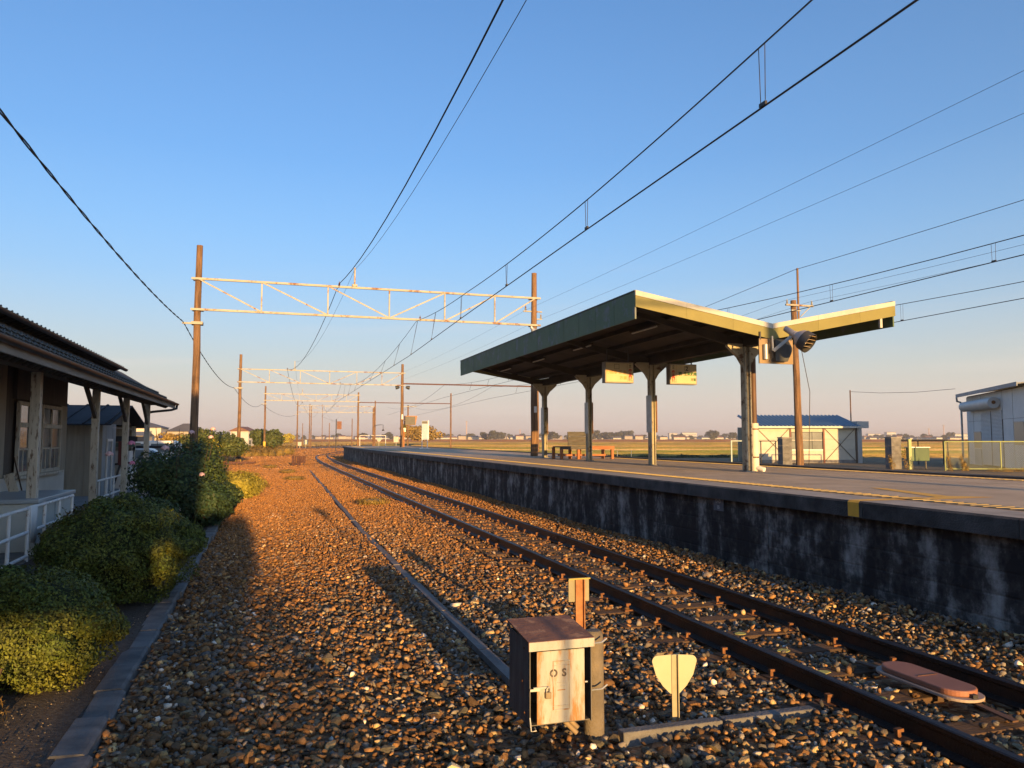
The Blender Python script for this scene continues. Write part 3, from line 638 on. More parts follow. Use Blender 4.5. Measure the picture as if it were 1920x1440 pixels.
for k in range(3):
    m = MB(); m.box(-.52,.32,.02+.015*k,.06+.015*k,.46+.16*k,.61+.16*k); m.build('back_plank', mg, t)

# ================================================================== CATENARY
def pole_mb(h, r0=.15, r1=.105, n=14, lean=0, z0=-.3):
    m = MB(); k = 7; m.path([(lean*(i/k)**1.5+.012*math.sin(i*2.1), .01*math.cos(i*1.7), z0+(h-z0)*i/k) for i in range(k+1)], [r0+(r1-r0)*i/k for i in range(k+1)], n); return m
def insulator(m, x, y, z, h=.22, r=.05):
    m.lathe([(.015,0),(.02,.02),(r,.05),(.02,.07),(r*.9,.10),(.02,.12),(r*.8,.15),(.015,.17),(.012,h)], 10, Matrix.Translation((x,y,z)))
def portal(s_, ql, qr, label, hl, hr, zu, zl, zbL, zbR, ins, detail=True, beam=None, stub=None):
    t = thing('catenary_portal', label, 'portal', ql, s_, 0, 0, 'catenary portals over the yard'); w = qr-ql
    m = pole_mb(hl, z0=zbL-.3); m.build('pole', m_pole, t, smooth=40)
    m = pole_mb(hr, z0=zbR-.02); o = m.build('pole', m_pole, t, smooth=40); o.location = (w,0,0)
    c = .075 if s_ < 90 else .10; y = -.17
    for z in (zu, zl):
        m = MB(); m.box(-.22,w+.22,y-c/2,y-c/2+.012,z-c/2,z+c/2); m.box(-.22,w+.22,y-c/2+.012,y+c/2,z-c/2,z-c/2+.012)
        m.build('chord', m_truss, t)
        for x in (0, w):
            m = MB(); m.box(x-.19,x+.19,y+.05,y+.075,z-.03,z+.03); m.box(x-.19,x+.19,.16,.18,z-.03,z+.03); m.tube((x-.165,y,z),(x-.165,.2,z),.012,n=6); m.tube((x+.165,y,z),(x+.165,.2,z),.012,n=6); m.build('clamp', m_truss, t)
    P = [0,.17,.355,.535,.705,.865,1]
    for k in range(1,6):
        m = MB(); m.box(P[k]*w-.025,P[k]*w+.025,y-.018,y-.006,zl,zu); m.box(P[k]*w-.025,P[k]*w-.013,y-.006,y+.03,zl,zu); m.build('vertical', m_truss, t)
    for k in range(6):
        a, b_ = (P[k]*w, P[k+1]*w)
        p0, p1 = ((a+.05,y-.03,zu-.03),(b_-.04,y-.03,zl+.03)) if k < 3 else ((a+.05,y-.03,zl+.03),(b_-.04,y-.03,zu-.03))
        m = MB(); m.bar(p0,p1,.014,.05); m.build('diagonal', m_truss, t)
    m = MB()
    for (qq, zz, up) in ins:
        insulator(m, qq-ql, y, zz if up else zz-.2)
    m.build('insulator', mat('brown_porcelain',(.16,.08,.05),(.12,.06,.04),5,.35), t, smooth=50)
    if stub:
        m = MB(); m.box(stub-ql-.03,stub-ql+.03,y-.05,y+.01,zu+.02,zu+.75); m.box(stub-ql-.10,stub-ql+.10,y-.06,y+.02,zu+.05,zu+.12); m.build('wire_post', m_truss, t)
    m = MB(); m.bar((-.50,0,zl-.48),(.18,0,zl-.48),.05,.06); m.box(-.19,.19,-.19,.19,zl-.53,zl-.43); m.build('cable_bracket', m_truss, t)
    if beam:
        qe, ze, he = beam
        m = MB(); m.tube((w,0,ze),(qe-ql,0,ze),.06,n=10); m.build('cross_beam', mat('dark_red_steel',(.12,.05,.035),(.09,.04,.03),4,.6), t, smooth=40)
        m = pole_mb(he, .13, .1, z0=-1); o = m.build('pole', m_pole, t, smooth=40); o.location = (qe-ql,0,0)
    return t
p1 = portal(29.2, -2.46, 10.2, 'nearest cream lattice catenary portal standing on two wooden poles', 8.75, 8.58, 7.52, 6.42, -.05, PZ, [(2.44,7.50,True),(5.5,6.36,True)], stub=3.0)
m = MB(); m.bar((12.2,0,7.0),(13.0,0,7.0),.05,.05); insulator(m,12.3,0,7.02); insulator(m,12.95,0,6.7); m.bar((12.66,0,6.7),(13.0,0,6.7),.04,.04); m.build('side_bracket', m_truss, p1)
m = MB(); m.lathe([(.0,0),(.06,.0),(.07,.12),(.16,.25),(.15,.25),(.001,.2)], 16, Matrix.Translation((12.45,-.2,6.35)) @ Matrix.Rotation(R(140),4,'Y')); m.build('flood_lamp', m_steel, p1, smooth=40)
m = MB(); m.box(12.66-.06,12.66+.06,-.155,-.15,2.9,3.15); m.build('number_plate', m_white, p1)
p2 = portal(64.5, -2.15, 10.75, 'second lattice catenary portal with twin lamps on its right pole', 8.55, 8.15, 7.38, 6.35, -.1, PZ, [(1.41,7.36,True),(5.6,6.3,True)], beam=(22.85,6.5,8.4), stub=1.99)
for sg in (-1,1):
    m = MB(); m.lathe([(.0,0),(.09,.02),(.15,.18),(.16,.34),(.15,.34),(.001,.28)], 16, Matrix.Translation((12.9+sg*.25,-.2,6.2)) @ Matrix.Rotation(R(100)*sg,4,'Y')); m.build('flood_lamp', m_dark, p2, smooth=40)
for zz in (.35,.9,1.4):
    m = MB(); m.tube((0,0,zz),(0,0,zz+.09),.165,n=14); m.build('band', m_dark, p2)
m = MB(); m.box(-.20,-.165,-.05,.05,-.1,1.5); m.box(.165,.20,-.05,.05,-.1,1.5); m.build('yellow_guard', mat('yellow_black_guard',(.60,.40,.05),(.05,.04,.02),3,.7,lo=.45,hi=.55), p2)
m = MB(); m.box(12.84,12.96,-.17,-.165,3.5,3.9); m.build('number_plate', m_white, p2)
p3 = portal(108, -.37, 11.91, 'third lattice catenary portal in the distance with yellow foot', 8.9, 8.3, 7.9, 7.0, -.6, -.6, [(4.38,6.7,True)], beam=(25.04,6.9,8.4), stub=4.4)
m = MB(); m.tube((0,0,-.7),(0,0,1.5),.17,n=14); m.build('yellow_foot', mat('yellow_paint',(.62,.44,.06),(.55,.38,.05),4,.7), p3)
p4 = portal(150, 5.3, 19.6, 'farthest pale lattice catenary portal above the curve', 9.1, 8.0, 8.1, 6.9, -.7, -.7, [(9,6.9,True)])
# single poles further off
def pole(q, s_, h, label, z0=-.6, r=.14, arms=(), group='wooden poles along the yard'):
    t = thing('utility_pole', label, 'pole', q, s_, 0, 0, group); m = pole_mb(h, r, r*.72, z0=z0); m.build('shaft', m_pole, t, smooth=40)
    for (z, w) in arms:
        m = MB(); m.bar((-w,-.15,z),(w,-.15,z),.08,.08); insulator(m,-w*.85,-.15,z+.04); insulator(m,w*.85,-.15,z+.04); m.build('cross_arm', m_truss, t)
    return t
pole(9.28,185,10.0,'tall far pole with cross-arm, left of the curved rails',arms=((9.0,1.6),))
pole(9.9,190,9.8,'far pole standing close behind the one with cross-arm',arms=())
pole(9.61,230,6.4,'short pale far pole beside the small white cabinets',r=.12)
pole(17.1,260,13.2,'very thin tall far mast beyond the rails',r=.11)
pole(16.4,220,6.3,'dark short far pole between the mast and the signal')
pole(21.6,210,7.3,'far wooden pole right of the orange-backed signal')
pole(19.4,150,7.8,'far pole in a close pair, the shorter one')
t = pole(17.8,135,8.5,'far pole in a close pair, the taller with a hooked lamp')
m = MB(); m.path([(0,-.15,4.2),(.9,-.15,4.3),(1.4,-.15,4.3),(1.4,-.15,3.5)],.05,8); m.lathe([(.0,0),(.2,.02),(.22,.15),(.05,.3)],12,Matrix.Translation((1.4,-.15,3.25))); m.build('hook_lamp', m_dark, t)
pole(19.2,110,6.7,'thin far pole just behind the dark screen box',arms=((6.5,1.2),))
# signal with orange-lit back
t = thing('railway_signal','railway signal on a mast with dark hooded head beyond the platform','signal',12.44,150,0)
m = MB(); m.tube((0,0,-.7),(0,0,5.6),.09,n=8); m.build('mast', m_dark, t)
m = MB(); m.box(.15,1.0,-.12,.0,3.7,5.2); m.build('back_plate', mat('brown_signal_back',(.20,.09,.05),(.14,.06,.04),3,.7), t)
m = MB(); m.box(.28,.85,.0,.25,3.85,5.05); m.build('lamp_case', m_dark, t)
m = MB(); m.bar((0,0,4.5),(.3,0,4.5),.06,.06); m.build('bracket', m_dark, t)

# right-hand utility pole with pipe top, arms and guy
t = thing('utility_pole','dark tapering utility pole with pipe top in front of blue-roofed shed','pole',21.04,26.9,0,0,'wooden poles along the yard')
m = pole_mb(7.65,.165,.115,z0=-.1,lean=-.12); m.build('shaft', m_pole, t, smooth=40)
m = MB(); m.tube((.02,-.14,6.4),(.02,-.14,9.0),.045,n=10); m.build('top_pipe', m_pole, t, smooth=40)
m = MB(); m.bar((-.62,-.16,7.42),(.75,-.16,7.42),.07,.07); m.bar((.1,-.16,6.95),(.62,-.16,7.4),.03,.03); 
for x in (-.55,.68): insulator(m,x,-.16,7.45)
m.bar((-.35,-.16,7.2),(.1,-.16,7.2),.05,.05); m.build('cross_arm', m_truss, t)
m = MB(); m.path([(.08,0,6.3),(.35,-.3,3.8),(.22,-.25,.2)],.014,6); m.build('guy_wire', m_wire, t)
m = MB(); m.box(-.3,.6,-.45,.3,-.05,.06); m.build('footing', m_conc, t)

# ---- wires
def wire(label, sup, sag, r, mt=None, droppers=None, n=14, cat='wire', twist=0):
    t = bpy.data.objects.new('overhead_wire', None); C.objects.link(t); t.rotation_euler = (0,0,B); t.location = (0,0,0); tag(t, label, cat, 'overhead line wires')
    P = []
    for i in range(len(sup)-1):
        a, b_ = sup[i], sup[i+1]
        for k in range(n):
            u = k/n; x = [a[j]+(b_[j]-a[j])*u for j in range(3)]; x[2] -= sag*4*u*(1-u)*(((b_[1]-a[1])/35.)**2); P.append(tuple(x))
    P.append(sup[-1])
    if twist:
        Q = []
        for i in range(len(P)-1):
            for k in range(12):
                u = k/12; Q.append([P[i][j]+(P[i+1][j]-P[i][j])*u for j in range(3)])
        for ph_ in (0, math.pi):
            m = MB(); m.path([(p[0]+twist*math.cos(p[1]*3.0+ph_), p[1], p[2]+twist*math.sin(p[1]*3.0+ph_)) for p in Q], r, 5); m.build('strand', mt or m_wire, t, smooth=60)
    else:
        m = MB(); m.path(P, r, 6); m.build('strand', mt or m_wire, t, smooth=60)
    if droppers:
        zl, ss, qf = droppers
        for a in ss:
            for i in range(len(P)-1):
                if P[i][1] <= a <= P[i+1][1]:
                    u = (a-P[i][1])/(P[i+1][1]-P[i][1]); x = P[i][0]+(P[i+1][0]-P[i][0])*u; z = P[i][2]+(P[i+1][2]-P[i][2])*u
                    m = MB(); m.path([(x,a-.05,z),(qf(a)-.01,a-.05,zl+.05)],.005,4); m.path([(x,a+.05,z),(qf(a)+.01,a+.05,zl+.05)],.005,4); m.box(qf(a)-.012,qf(a)+.012,a-.05,a+.05,zl+.008,zl+.045); m.build('dropper', m_wire, t)
    return t
wire('thick black feeder wire crossing the sky to the first portal top', [(2.3,-6,7.6),(2.44,29.2,7.66),(1.41,64.5,7.5),(4.4,108,6.9),(9,150,6.9)], 1.02, .013, m_black)
wire('thin wire running just right of the thick feeder', [(2.9,-6,8.2),(3.0,29.2,8.22),(1.99,64.5,8.1),(4.4,108,8.6),(9.6,150,8.5)], .95, .006)
def cq(a): return float(np.interp(a,[-6,4,11,19,29.2,64.5,108],[4.42,4.45,4.6,4.82,5.15,5.6,7.0]))
wire('messenger wire above the near track, hung with double droppers', [(4.4,-6,6.35),(4.45,4,5.78),(4.6,11,5.5),(4.82,19,5.62),(5.4,29.2,6.40),(5.7,64.5,6.40),(7.2,108,6.3),(13,150,6.2)], .92, .009, None, (5.05,[1.6+4.55*i for i in range(14)],cq))
wire('straight contact wire below the messenger over the near track', [(4.42,-6,5.05),(4.45,4,5.05),(4.6,11,5.05),(4.82,19,5.05),(5.15,29.2,5.05),(5.6,64.5,5.05),(7.0,108,4.9),(13,150,4.8)], 0, .010)
wire('upper of two hair-thin wires rising to the upper right corner', [(9.9,-8,7.15),(9.9,29.2,7.07),(10.4,64.5,7.3)], .15, .0032)
wire('lower of two hair-thin wires rising to the upper right corner', [(10.5,-8,6.85),(10.5,29.2,6.72),(10.9,64.5,6.9)], .15, .0032)
wire('single wire tied to the top pipe of the right utility pole', [(21,-8,9.3),(21,26.9,8.95),(22.8,64.5,8.3)], .25, .010)
wire('messenger wire of the second track behind the canopy', [(14.2,-8,6.6),(14.2,29.2,6.55),(14.4,64.5,6.5),(16,108,6.3)], .62, .010, None, (5.48,[2.3+4.8*i for i in range(12)],lambda a:14.2))
wire('contact wire of the second track behind the canopy', [(14.2,-8,5.5),(14.2,29.2,5.48),(14.4,64.5,5.4),(16,108,5.2)], 0, .011)
wire('upper strand of the faint pair to the pole cross-arm', [(20.6,-8,7.6),(20.5,26.9,7.62),(22.4,64.5,7.2)], .25, .005)
wire('lower strand of the faint pair to the pole cross-arm', [(21.5,-8,7.5),(21.7,26.9,7.62),(23.2,64.5,7.2)], .25, .005)
wire('messenger wire of the third track at the far right', [(18.4,-8,6.55),(18.4,29.2,6.5),(18.6,64.5,6.4),(20,108,6.2)], .6, .010, None, (5.44,[4.2+4.8*i for i in range(12)],lambda a:18.4))
wire('contact wire of the third track at the far right', [(18.4,-8,5.46),(18.4,29.2,5.44),(18.6,64.5,5.4),(20,108,5.2)], 0, .011)
wire('twisted black cable sagging down the left side to the portal pole', [(-2.92,-6,6.1),(-2.92,29.2,5.98),(-2.6,64.5,5.9),(-.8,108,6.5),(4.9,150,6.3)], .55, .011, m_black, None, 14, 'cable', .012)

# ================================================================== FOREGROUND EQUIPMENT
# relay box with O S on its door
m_boxside = mat('dull_zinc_side', (.13,.125,.12), (.075,.07,.066), 4, .7, .2, 40, stretch=(4,4,.6), rust=((.12,.055,.03),.38,5))
m_boxroof = mat('rust_brown_roof', (.20,.095,.06), (.12,.06,.042), 5, .8, .3, 40, rust=((.30,.17,.10),.44,6))
m_boxdoor = mat('streaked_cream_door', (.40,.41,.40), (.30,.31,.30), 4, .55, .15, 30, stretch=(2.5,2.5,.5), rust=((.30,.15,.05),.47,2.6))
t = thing('relay_box', 'small rusty metal relay box with O S on its padlocked door', 'relay box', 1.515, 4.43, .145)
bw, bd, bh = .40, .40, .52
m = MB(); m.box(0,.006,.0,bd,0,bh-.03); m.build('side_panel', m_boxside, t)
m = MB(); m.box(bw-.006,bw,.0,bd,.0,bh-.03); m.build('side_panel', m_boxside, t)
m = MB(); m.box(.006,bw-.006,bd-.006,bd,0,bh-.03); m.build('back_panel', m_boxside, t)
m = MB(); m.box(.006,bw-.006,.02,bd-.006,.0,.006); m.build('floor_panel', m_boxside, t)
m = MB(); m.prism([(-.012,bh-.032),(bd+.02,bh+.012),(bd+.02,bh+.022),(-.02,bh-.02),(-.02,bh-.075),(-.012,bh-.075)], 'x', -.012, bw+.012); m.build('roof', [m_boxroof], t, bevel=.002)
m = MB(); m.box(-.010,bw+.010,-.0235,-.0205,bh-.074,bh-.022); m.build('roof_front_lip', m_boxdoor, t)
# inset door, hung slightly forward
m = MB(); m.box(.045,.352,-.004,.008,.012,bh-.085); dr = m.build('door', m_boxdoor, t, bevel=.003)
for x0,x1,z0,z1 in ((.145,.255,.37,.376),(.145,.255,.345,.349),(.145,.151,.09,.37),(.249,.255,.09,.37),(.145,.255,.085,.091),(.145,.255,.11,.114)):
    m = MB(); m.box(x0,x1,-.0085,-.0042,z0,z1); m.build('pressed_rib', m_boxdoor, dr)
for k in range(3):
    m = MB(); m.box(.175,.225,-.007,-.0042,.245-.022*k,.249-.022*k); m.build('raised_mark', m_boxdoor, dr)
m_stamp = mat('worn_black_stamp',(.05,.045,.045),(.12,.10,.09),30,.7)
for tx, x in (('O',.150),('S',.218)): inst('lettering', text_mesh(tx, .062, m_stamp, .0012), dr, (x,-.0062,.302), (R(90),0,0))
m = MB(); m.box(.02,.115,-.016,-.006,.222,.234); m.bar((.0,-.008,.218),(.06,-.012,.218),.01,.014); m.build('hasp', m_steel, dr)
pk = MB(); pk.box(.092,.128,-.030,-.010,.165,.203); lk_ = pk.build('padlock', mat('old_brass',(.24,.20,.14),(.18,.15,.11),12,.5,metal=.4), dr, bevel=.003)
m = MB(); m.path([(.099,-.02,.203),(.099,-.02,.222),(.105,-.02,.232),(.115,-.02,.232),(.121,-.02,.222),(.121,-.02,.203)], .0038, 8); m.build('shackle', m_steel, lk_, smooth=50)
for z in (.235,): 
    m = MB(); m.tube((.352,-.002,z),(.37,-.002,z),.006,n=8); m.build('door_knob', m_steel, dr)
for y,z in ((.10,.44),(.13,.235),(.09,.06)):
    m = MB(); m.lathe([(.009,0),(.007,.004),(.001,.006)], 8, Matrix.Translation((-.0005,y,z)) @ Matrix.Rotation(R(-90),4,'Y')); m.build('bolt', m_spike, t)
for z in (.44,.16):
    m = MB(); m.box(bw,bw+.012,.04,.08,z-.03,z+.03); m.path([(bw+.01,.06,z),(bw+.08,.03,z+.01),(bw+.12,.04,z+.03)], .006, 6); m.build('clamp_strap', m_steel, t)
m = MB(); m.path([(.03,-.004,.0),(.03,-.03,-.01),(.0,-.03,-.01),(.0,-.004,.06)], .004, 6); m.build('door_stay', m_steel, t)
for x,y in ((.3,.2),(.34,.28)):
    m = MB(); m.path([(x-.04,y,.01),(x,y,-.06),(x+.07,y-.03,-.13)], .016, 8); m.build('cable_pipe', mat('tan_conduit',(.30,.22,.13),(.2,.15,.1),8,.7), t, smooth=50)
t = thing('concrete_stake', 'round grey concrete stake behind the relay box', 'stake', 2.01, 4.62, 0)
m = MB(); m.lathe([(.066,-.2),(.064,.56),(.060,.615),(.045,.632),(.001,.635)], 20); m.build('stake_shaft', mat('tan_concrete',(.19,.16,.12),(.12,.105,.085),5,.9,.4,60), t, smooth=40)
# reflector marker
t = thing('reflector_marker', 'square cream reflector plate on a rusty angle post behind the box', 'marker', 2.40, 5.78, 0)
m = MB(); m.box(-.088,.088,.018,.024,.555,.735); m.build('plate', mat('dull_mirror_plate',(.28,.26,.17),(.22,.20,.13),5,.35), t, bevel=.001)
m = MB(); m.box(-.092,.092,-.002,.026,.731,.741); m.build('plate_lip', mat('yellow_edge',(.50,.38,.08),None,5,.6), t)
m = MB(); m.box(-.034,.034,.0,.006,-.15,.73); m.box(.026,.034,-.03,.0,-.15,.73); m.build('angle_post', mat('orange_rust_post',(.36,.18,.08),(.24,.10,.04),12,.8,.2,50), t)
# shield shaped marker
t = thing('shield_marker', 'cream shield-shaped marker plate on a short angle post beside track', 'marker', 2.58, 4.60, 0, R(-12))
pt = []
def arc(cx, cy, r, a0, a1, n=7): return [(cx+r*math.cos(R(a0+(a1-a0)*k/n)), cy+r*math.sin(R(a0+(a1-a0)*k/n))) for k in range(n+1)]
pt = arc(-.105,.395,.036,200,95) + [(0,.437)] + arc(.105,.395,.036,85,-20) + [(.118,.305),(.075,.235),(.03,.188)] + arc(0,.20,.026,-40,-140,5) + [(-.03,.188),(-.075,.235),(-.118,.305)]
pt = [(x*1.06,z) for x,z in pt]
m = MB(); m.prism(pt, 'y', .006, .010); m.build('plate', mat('cream_enamel',(.40,.40,.28),(.36,.36,.25),5,.5), t)
m = MB(); m.box(-.021,.021,.0,.0055,-.12,.436); m.box(.0155,.021,-.02,.0,-.12,.436); m.build('angle_post', mat('tan_paint_post',(.36,.32,.22),(.28,.25,.17),8,.6), t)
t = thing('concrete_beam', 'low concrete beam lying in the ballast from stake to rail', 'beam', 2.1, 4.46, 0)
for k in range(2):
    m = MB(); m.prism([(-.05,-.05),(.05,-.05),(.045,.05),(-.04,.052)], 'x', .02+.72*k, .72*(k+1)); m.build('beam_length', m_conc_d, t, bevel=.008)
# beacon plate between the rails
t = thing('track_beacon', 'brown rounded beacon plate lying between the rails', 'beacon', 4.58, 4.52, 0)
def stadium(w, l, n=8): 
    r = w*.48; return [(x,y) for x,y in arc(w/2-r,l/2-r,r,0,90,n)+arc(-w/2+r,l/2-r,r,90,180,n)+arc(-w/2+r,-l/2+r,r,180,270,n)+arc(w/2-r,-l/2+r,r,270,360,n)]
m = MB(); m.prism(stadium(.30,.84), 'z', .085, .105); m.build('base_plate', mat('beacon_rim',(.40,.33,.28),(.3,.24,.2),6,.6), t, bevel=.004)
m = MB(); m.prism(stadium(.265,.74), 'z', .1055, .148); m.build('cover', mat('brown_beacon_cover',(.33,.145,.09),(.27,.12,.075),5,.55), t, bevel=.01)
m = MB(); m.box(-.09,.09,-.004,.004,.1485,.151); m.build('cover_seam', m_spike, t)
m = MB(); m.box(-.02,.02,-.40,-.36,.10,.13); m.build('latch', m_dark, t)
for y in (-.55,.55):
    m = MB(); m.bar((0,y*.6,.08),(0,y*1.25,.055),.05,.012); m.build('mounting_strap', m_brownpipe, t)
# yellow paint dabs on sleepers
for k,(qq,i) in enumerate(((4.15,7),(4.2,8),(4.3,9),(4.1,6),(4.28,10))):
    m = MB(); m.prism([(.06*math.cos(a)*rng.uniform(.7,1.2), .05*math.sin(a)*rng.uniform(.7,1.2)) for a in [2*math.pi*j/11 for j in range(11)]], 'z', .0215, .0245)
    o = m.build('paint_dab', mat('yellow_dab',(.55,.50,.12),(.42,.38,.10),20,.8), track); o.location = (qq, S0+SP*i, .0)

# brown timber bundles standing in the yard
t = thing('timber_bundle', 'bundle of short brown timbers standing upright in the yard', 'timbers', 1.94, 55.8, 0)
for k in range(6):
    m = MB(); x = -.24+.09*k+(.06 if k > 2 else 0); m.path([(x-.03,rng.uniform(-.05,.05),-.05),(x+rng.uniform(-.02,.02),0,.35),(x+rng.uniform(-.03,.03),0,.68)],[.055,.045,.05],7); m.build('timber', mat('maroon_timber',(.12,.055,.04),(.07,.035,.03),6,.85), t)
t = thing('timber_bundle', 'smaller timber bundle just behind the upright one', 'timbers', 2.6, 60.5, 0)
for k in range(4):
    m = MB(); x = -.2+.11*k; m.path([(x,0,-.05),(x+.02,0,.3),(x,0,.55)],[.06,.05,.05],7); m.build('timber', MATS['maroon_timber'], t)
t = thing('timber_bundle', 'few dark timbers lying flat on the gravel left of the bundles', 'timbers', -2.0, 60, 0)
for k in range(4):
    m = MB(); m.bar((-.9+.3*k,.1*k,.1),(.3+.3*k,.3-.1*k,.12),.14,.14); m.build('timber', MATS['maroon_timber'], t)

# ================================================================== PLATFORM FURNITURE FURTHER ALONG
t = thing('notice_stand', 'narrow white and blue notice stand on two legs at platform end', 'notice stand', 10.73, 54.5, PZ)
for x in (-.19,.19):
    m = MB(); m.tube((x,0,0),(x,0,1.05),.03,n=8); m.build('leg', m_white, t)
m = MB(); m.box(-.22,.22,-.02,.02,.62,1.98); m.build('board', mat('pale_blue_board',(.30,.36,.44),(.25,.31,.38),4,.5), t)
m = MB(); m.box(.22,.29,-.05,.05,.60,2.0); m.build('side_frame', m_white, t)
m = MB(); m.box(-.20,.20,-.026,-.021,1.78,1.95); m.build('heading_panel', m_dark, t)
m = MB(); m.box(-.4,.4,-.15,.15,0,.03); m.build('base_plate', m_white, t)
t = thing('monitor_box', 'dark hooded screen box with orange side hanging by the lamp pole', 'screen box', 10.95, 63.9, 3.0)
m = MB(); m.prism([(-.02,.0),(.85,.0),(1.0,.78),(-.02,.78)], 'y', 0, .62); m.build('hood', mat('orange_brown_hood',(.33,.15,.07),(.26,.12,.06),4,.6), t)
m = MB(); m.box(-.02,.82,-.03,-.005,.03,.72); m.build('screen', m_dark, t)
m = MB(); m.bar((-.2,.1,.4),(.0,.1,.4),.06,.06); m.build('arm', m_dark, t)
t = thing('marker_post', 'slim orange post with a white and yellow head under the screen box', 'post', 11.17, 65.95, PZ)
m = MB(); m.tube((0,0,0),(0,0,1.5),.05,n=8); m.build('post', mat('bright_orange_post',(.55,.22,.06),None,5,.6), t)
m = MB(); m.box(-.16,.16,-.04,.04,1.3,1.95); m.build('head', m_white, t)
m = MB(); m.box(-.17,.17,-.045,.045,1.62,1.95); m.build('yellow_cap', MATS['yellow_paint'], t)
m_signw = mat('dull_white_sign',(.42,.41,.36),(.36,.35,.31),4,.6)
def lollipop(q, s_, lab, rad, h, z0=-.6, sq_=False):
    t = thing('track_sign', lab, 'sign', q, s_, z0, 0, 'small white signs beyond the platform end')
    m = MB(); m.tube((0,0,-.1),(0,0,h),.05,n=8); m.build('post', m_signw, t)
    m = MB()
    if sq_: m.box(-rad,rad,-.03,.03,h-.1,h+rad*2)
    else: m.lathe([(rad,-.02),(rad,.02)], 16, Matrix.Translation((0,-.04,h)) @ Matrix.Rotation(R(90),4,'X'))
    m.build('plate', m_signw, t)
lollipop(19.2,140,'small round white sign on a post beyond the platform',.36,2.3)
lollipop(20.4,128,'square pale sign plate turned beside the fence at platform end',.42,2.0,sq_=True)
lollipop(9.2,200,'small white cabinet sign beside the far pole foot',.5,1.2,sq_=True)
lollipop(7.9,205,'lowest white marker left of the far pole foot',.45,.8,sq_=True)
t = thing('frame_fence', 'thin pale goal-like frame standing beyond the platform end', 'frame', 17.0, 140, -.6)
for x in (-1.2,3.4):
    m = MB(); m.tube((x,0,0),(x,0,3.1),.05,n=8); m.build('upright', m_white, t)
m = MB(); m.tube((-1.2,0,3.08),(3.4,0,3.08),.045,n=8); m.build('cross_rail', m_white, t)

# ================================================================== FOLIAGE HELPERS
def leaf_cloud(name, blobs, n, size, material, parent, seed=1, shell=.75, flat=.0, asp=.55, up=.2):
    r = np.random.default_rng(seed); bl = np.array(blobs, float)      # x y z rx ry rz
    vol = (bl[:,3]*bl[:,4]*bl[:,5])**(2/3); idx = r.choice(len(bl), n, p=vol/vol.sum()); b = bl[idx]
    d = r.normal(size=(n,3)); d /= np.linalg.norm(d,axis=1,keepdims=True)
    lump = 1+.07*np.sin(d[:,0]*9+b[:,0]*3)*np.sin(d[:,1]*8+1.3)+.06*np.sin(d[:,2]*11+d[:,0]*7)
    rad = (shell+(1-shell)*r.random(n)**.5)*lump
    p = b[:,:3]+d*b[:,3:]*rad[:,None]
    nn = d+r.normal(0,.55,(n,3)); nn[:,2] += up; nn /= np.linalg.norm(nn,axis=1,keepdims=True)
    a = np.cross(nn, r.normal(size=(n,3))); a /= np.linalg.norm(a,axis=1,keepdims=True); c = np.cross(nn,a)
    sz = size*r.uniform(.6,1.4,n)[:,None]
    v = np.stack([p-a*sz, p-c*sz*asp+nn*sz*.12, p+a*sz, p+c*sz*asp+nn*sz*.12],1).reshape(-1,3)
    keepz = np.repeat(p[:,2] > .01, 4); 
    f = (np.arange(n)[:,None]*4+np.arange(4)).reshape(-1)
    me = np_mesh(name, v, f, 4, material); o = bpy.data.objects.new(name, me); C.objects.link(o); o.parent = parent; return o
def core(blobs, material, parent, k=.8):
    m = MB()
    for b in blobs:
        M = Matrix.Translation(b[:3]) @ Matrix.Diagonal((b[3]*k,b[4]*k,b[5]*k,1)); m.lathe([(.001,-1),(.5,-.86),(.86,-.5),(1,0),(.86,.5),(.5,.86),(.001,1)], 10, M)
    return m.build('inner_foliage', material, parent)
def leafm(name, c1, c2, isl=.35): 
    m = mat(name, c1, c2, 3, .6, island=isl, spec=.25); return m
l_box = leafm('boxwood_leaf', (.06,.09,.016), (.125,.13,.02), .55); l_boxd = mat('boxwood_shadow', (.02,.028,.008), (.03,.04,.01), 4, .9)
l_rose = leafm('rose_leaf', (.035,.065,.02), (.06,.085,.025)); l_dark = leafm('dark_shrub_leaf', (.02,.045,.02), (.035,.06,.025))
l_red = leafm('reddish_leaf', (.14,.075,.03), (.09,.07,.025)); l_yel = leafm('yellow_grass_leaf', (.30,.27,.035), (.38,.32,.06)); l_tree = leafm('tree_leaf', (.05,.075,.02), (.09,.10,.025))
l_gold = leafm('golden_weed', (.30,.19,.05), (.22,.16,.04)); l_far = leafm('far_tree_leaf', (.045,.05,.03), (.07,.065,.035))
m_stem = mat('brown_stem', (.09,.06,.035), (.06,.04,.025), 6, .9)
def lumps(b, n, seed, r=.13):
    rr = random.Random(seed); out = [b]
    for _ in range(n):
        d = Vector((rr.gauss(0,1),rr.gauss(0,1),abs(rr.gauss(0,1))*.9-.15)).normalized(); k = rr.uniform(.6,1.4)*r
        out.append((b[0]+d.x*b[3]*.93,b[1]+d.y*b[4]*.93,b[2]+d.z*b[5]*.93,k,k,k*.8))
    return out
def bush(name, label, cat, q, s_, z, blobs, n, size, lm, stems=5, seed=1, shell=.78, corem=None, h=.3, group=None, asp=.55, up=.2):
    t = thing(name, label, cat, q, s_, z, 0, group)
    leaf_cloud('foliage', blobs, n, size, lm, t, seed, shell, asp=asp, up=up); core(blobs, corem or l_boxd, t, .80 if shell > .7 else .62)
    r = random.Random(seed); m = MB()
    for k in range(stems): m.path([(r.uniform(-.1,.1),r.uniform(-.1,.1),-.05),(r.uniform(-.2,.2),r.uniform(-.2,.2),h)],[.025,.015],6)
    m.build('stem', m_stem, t); return t
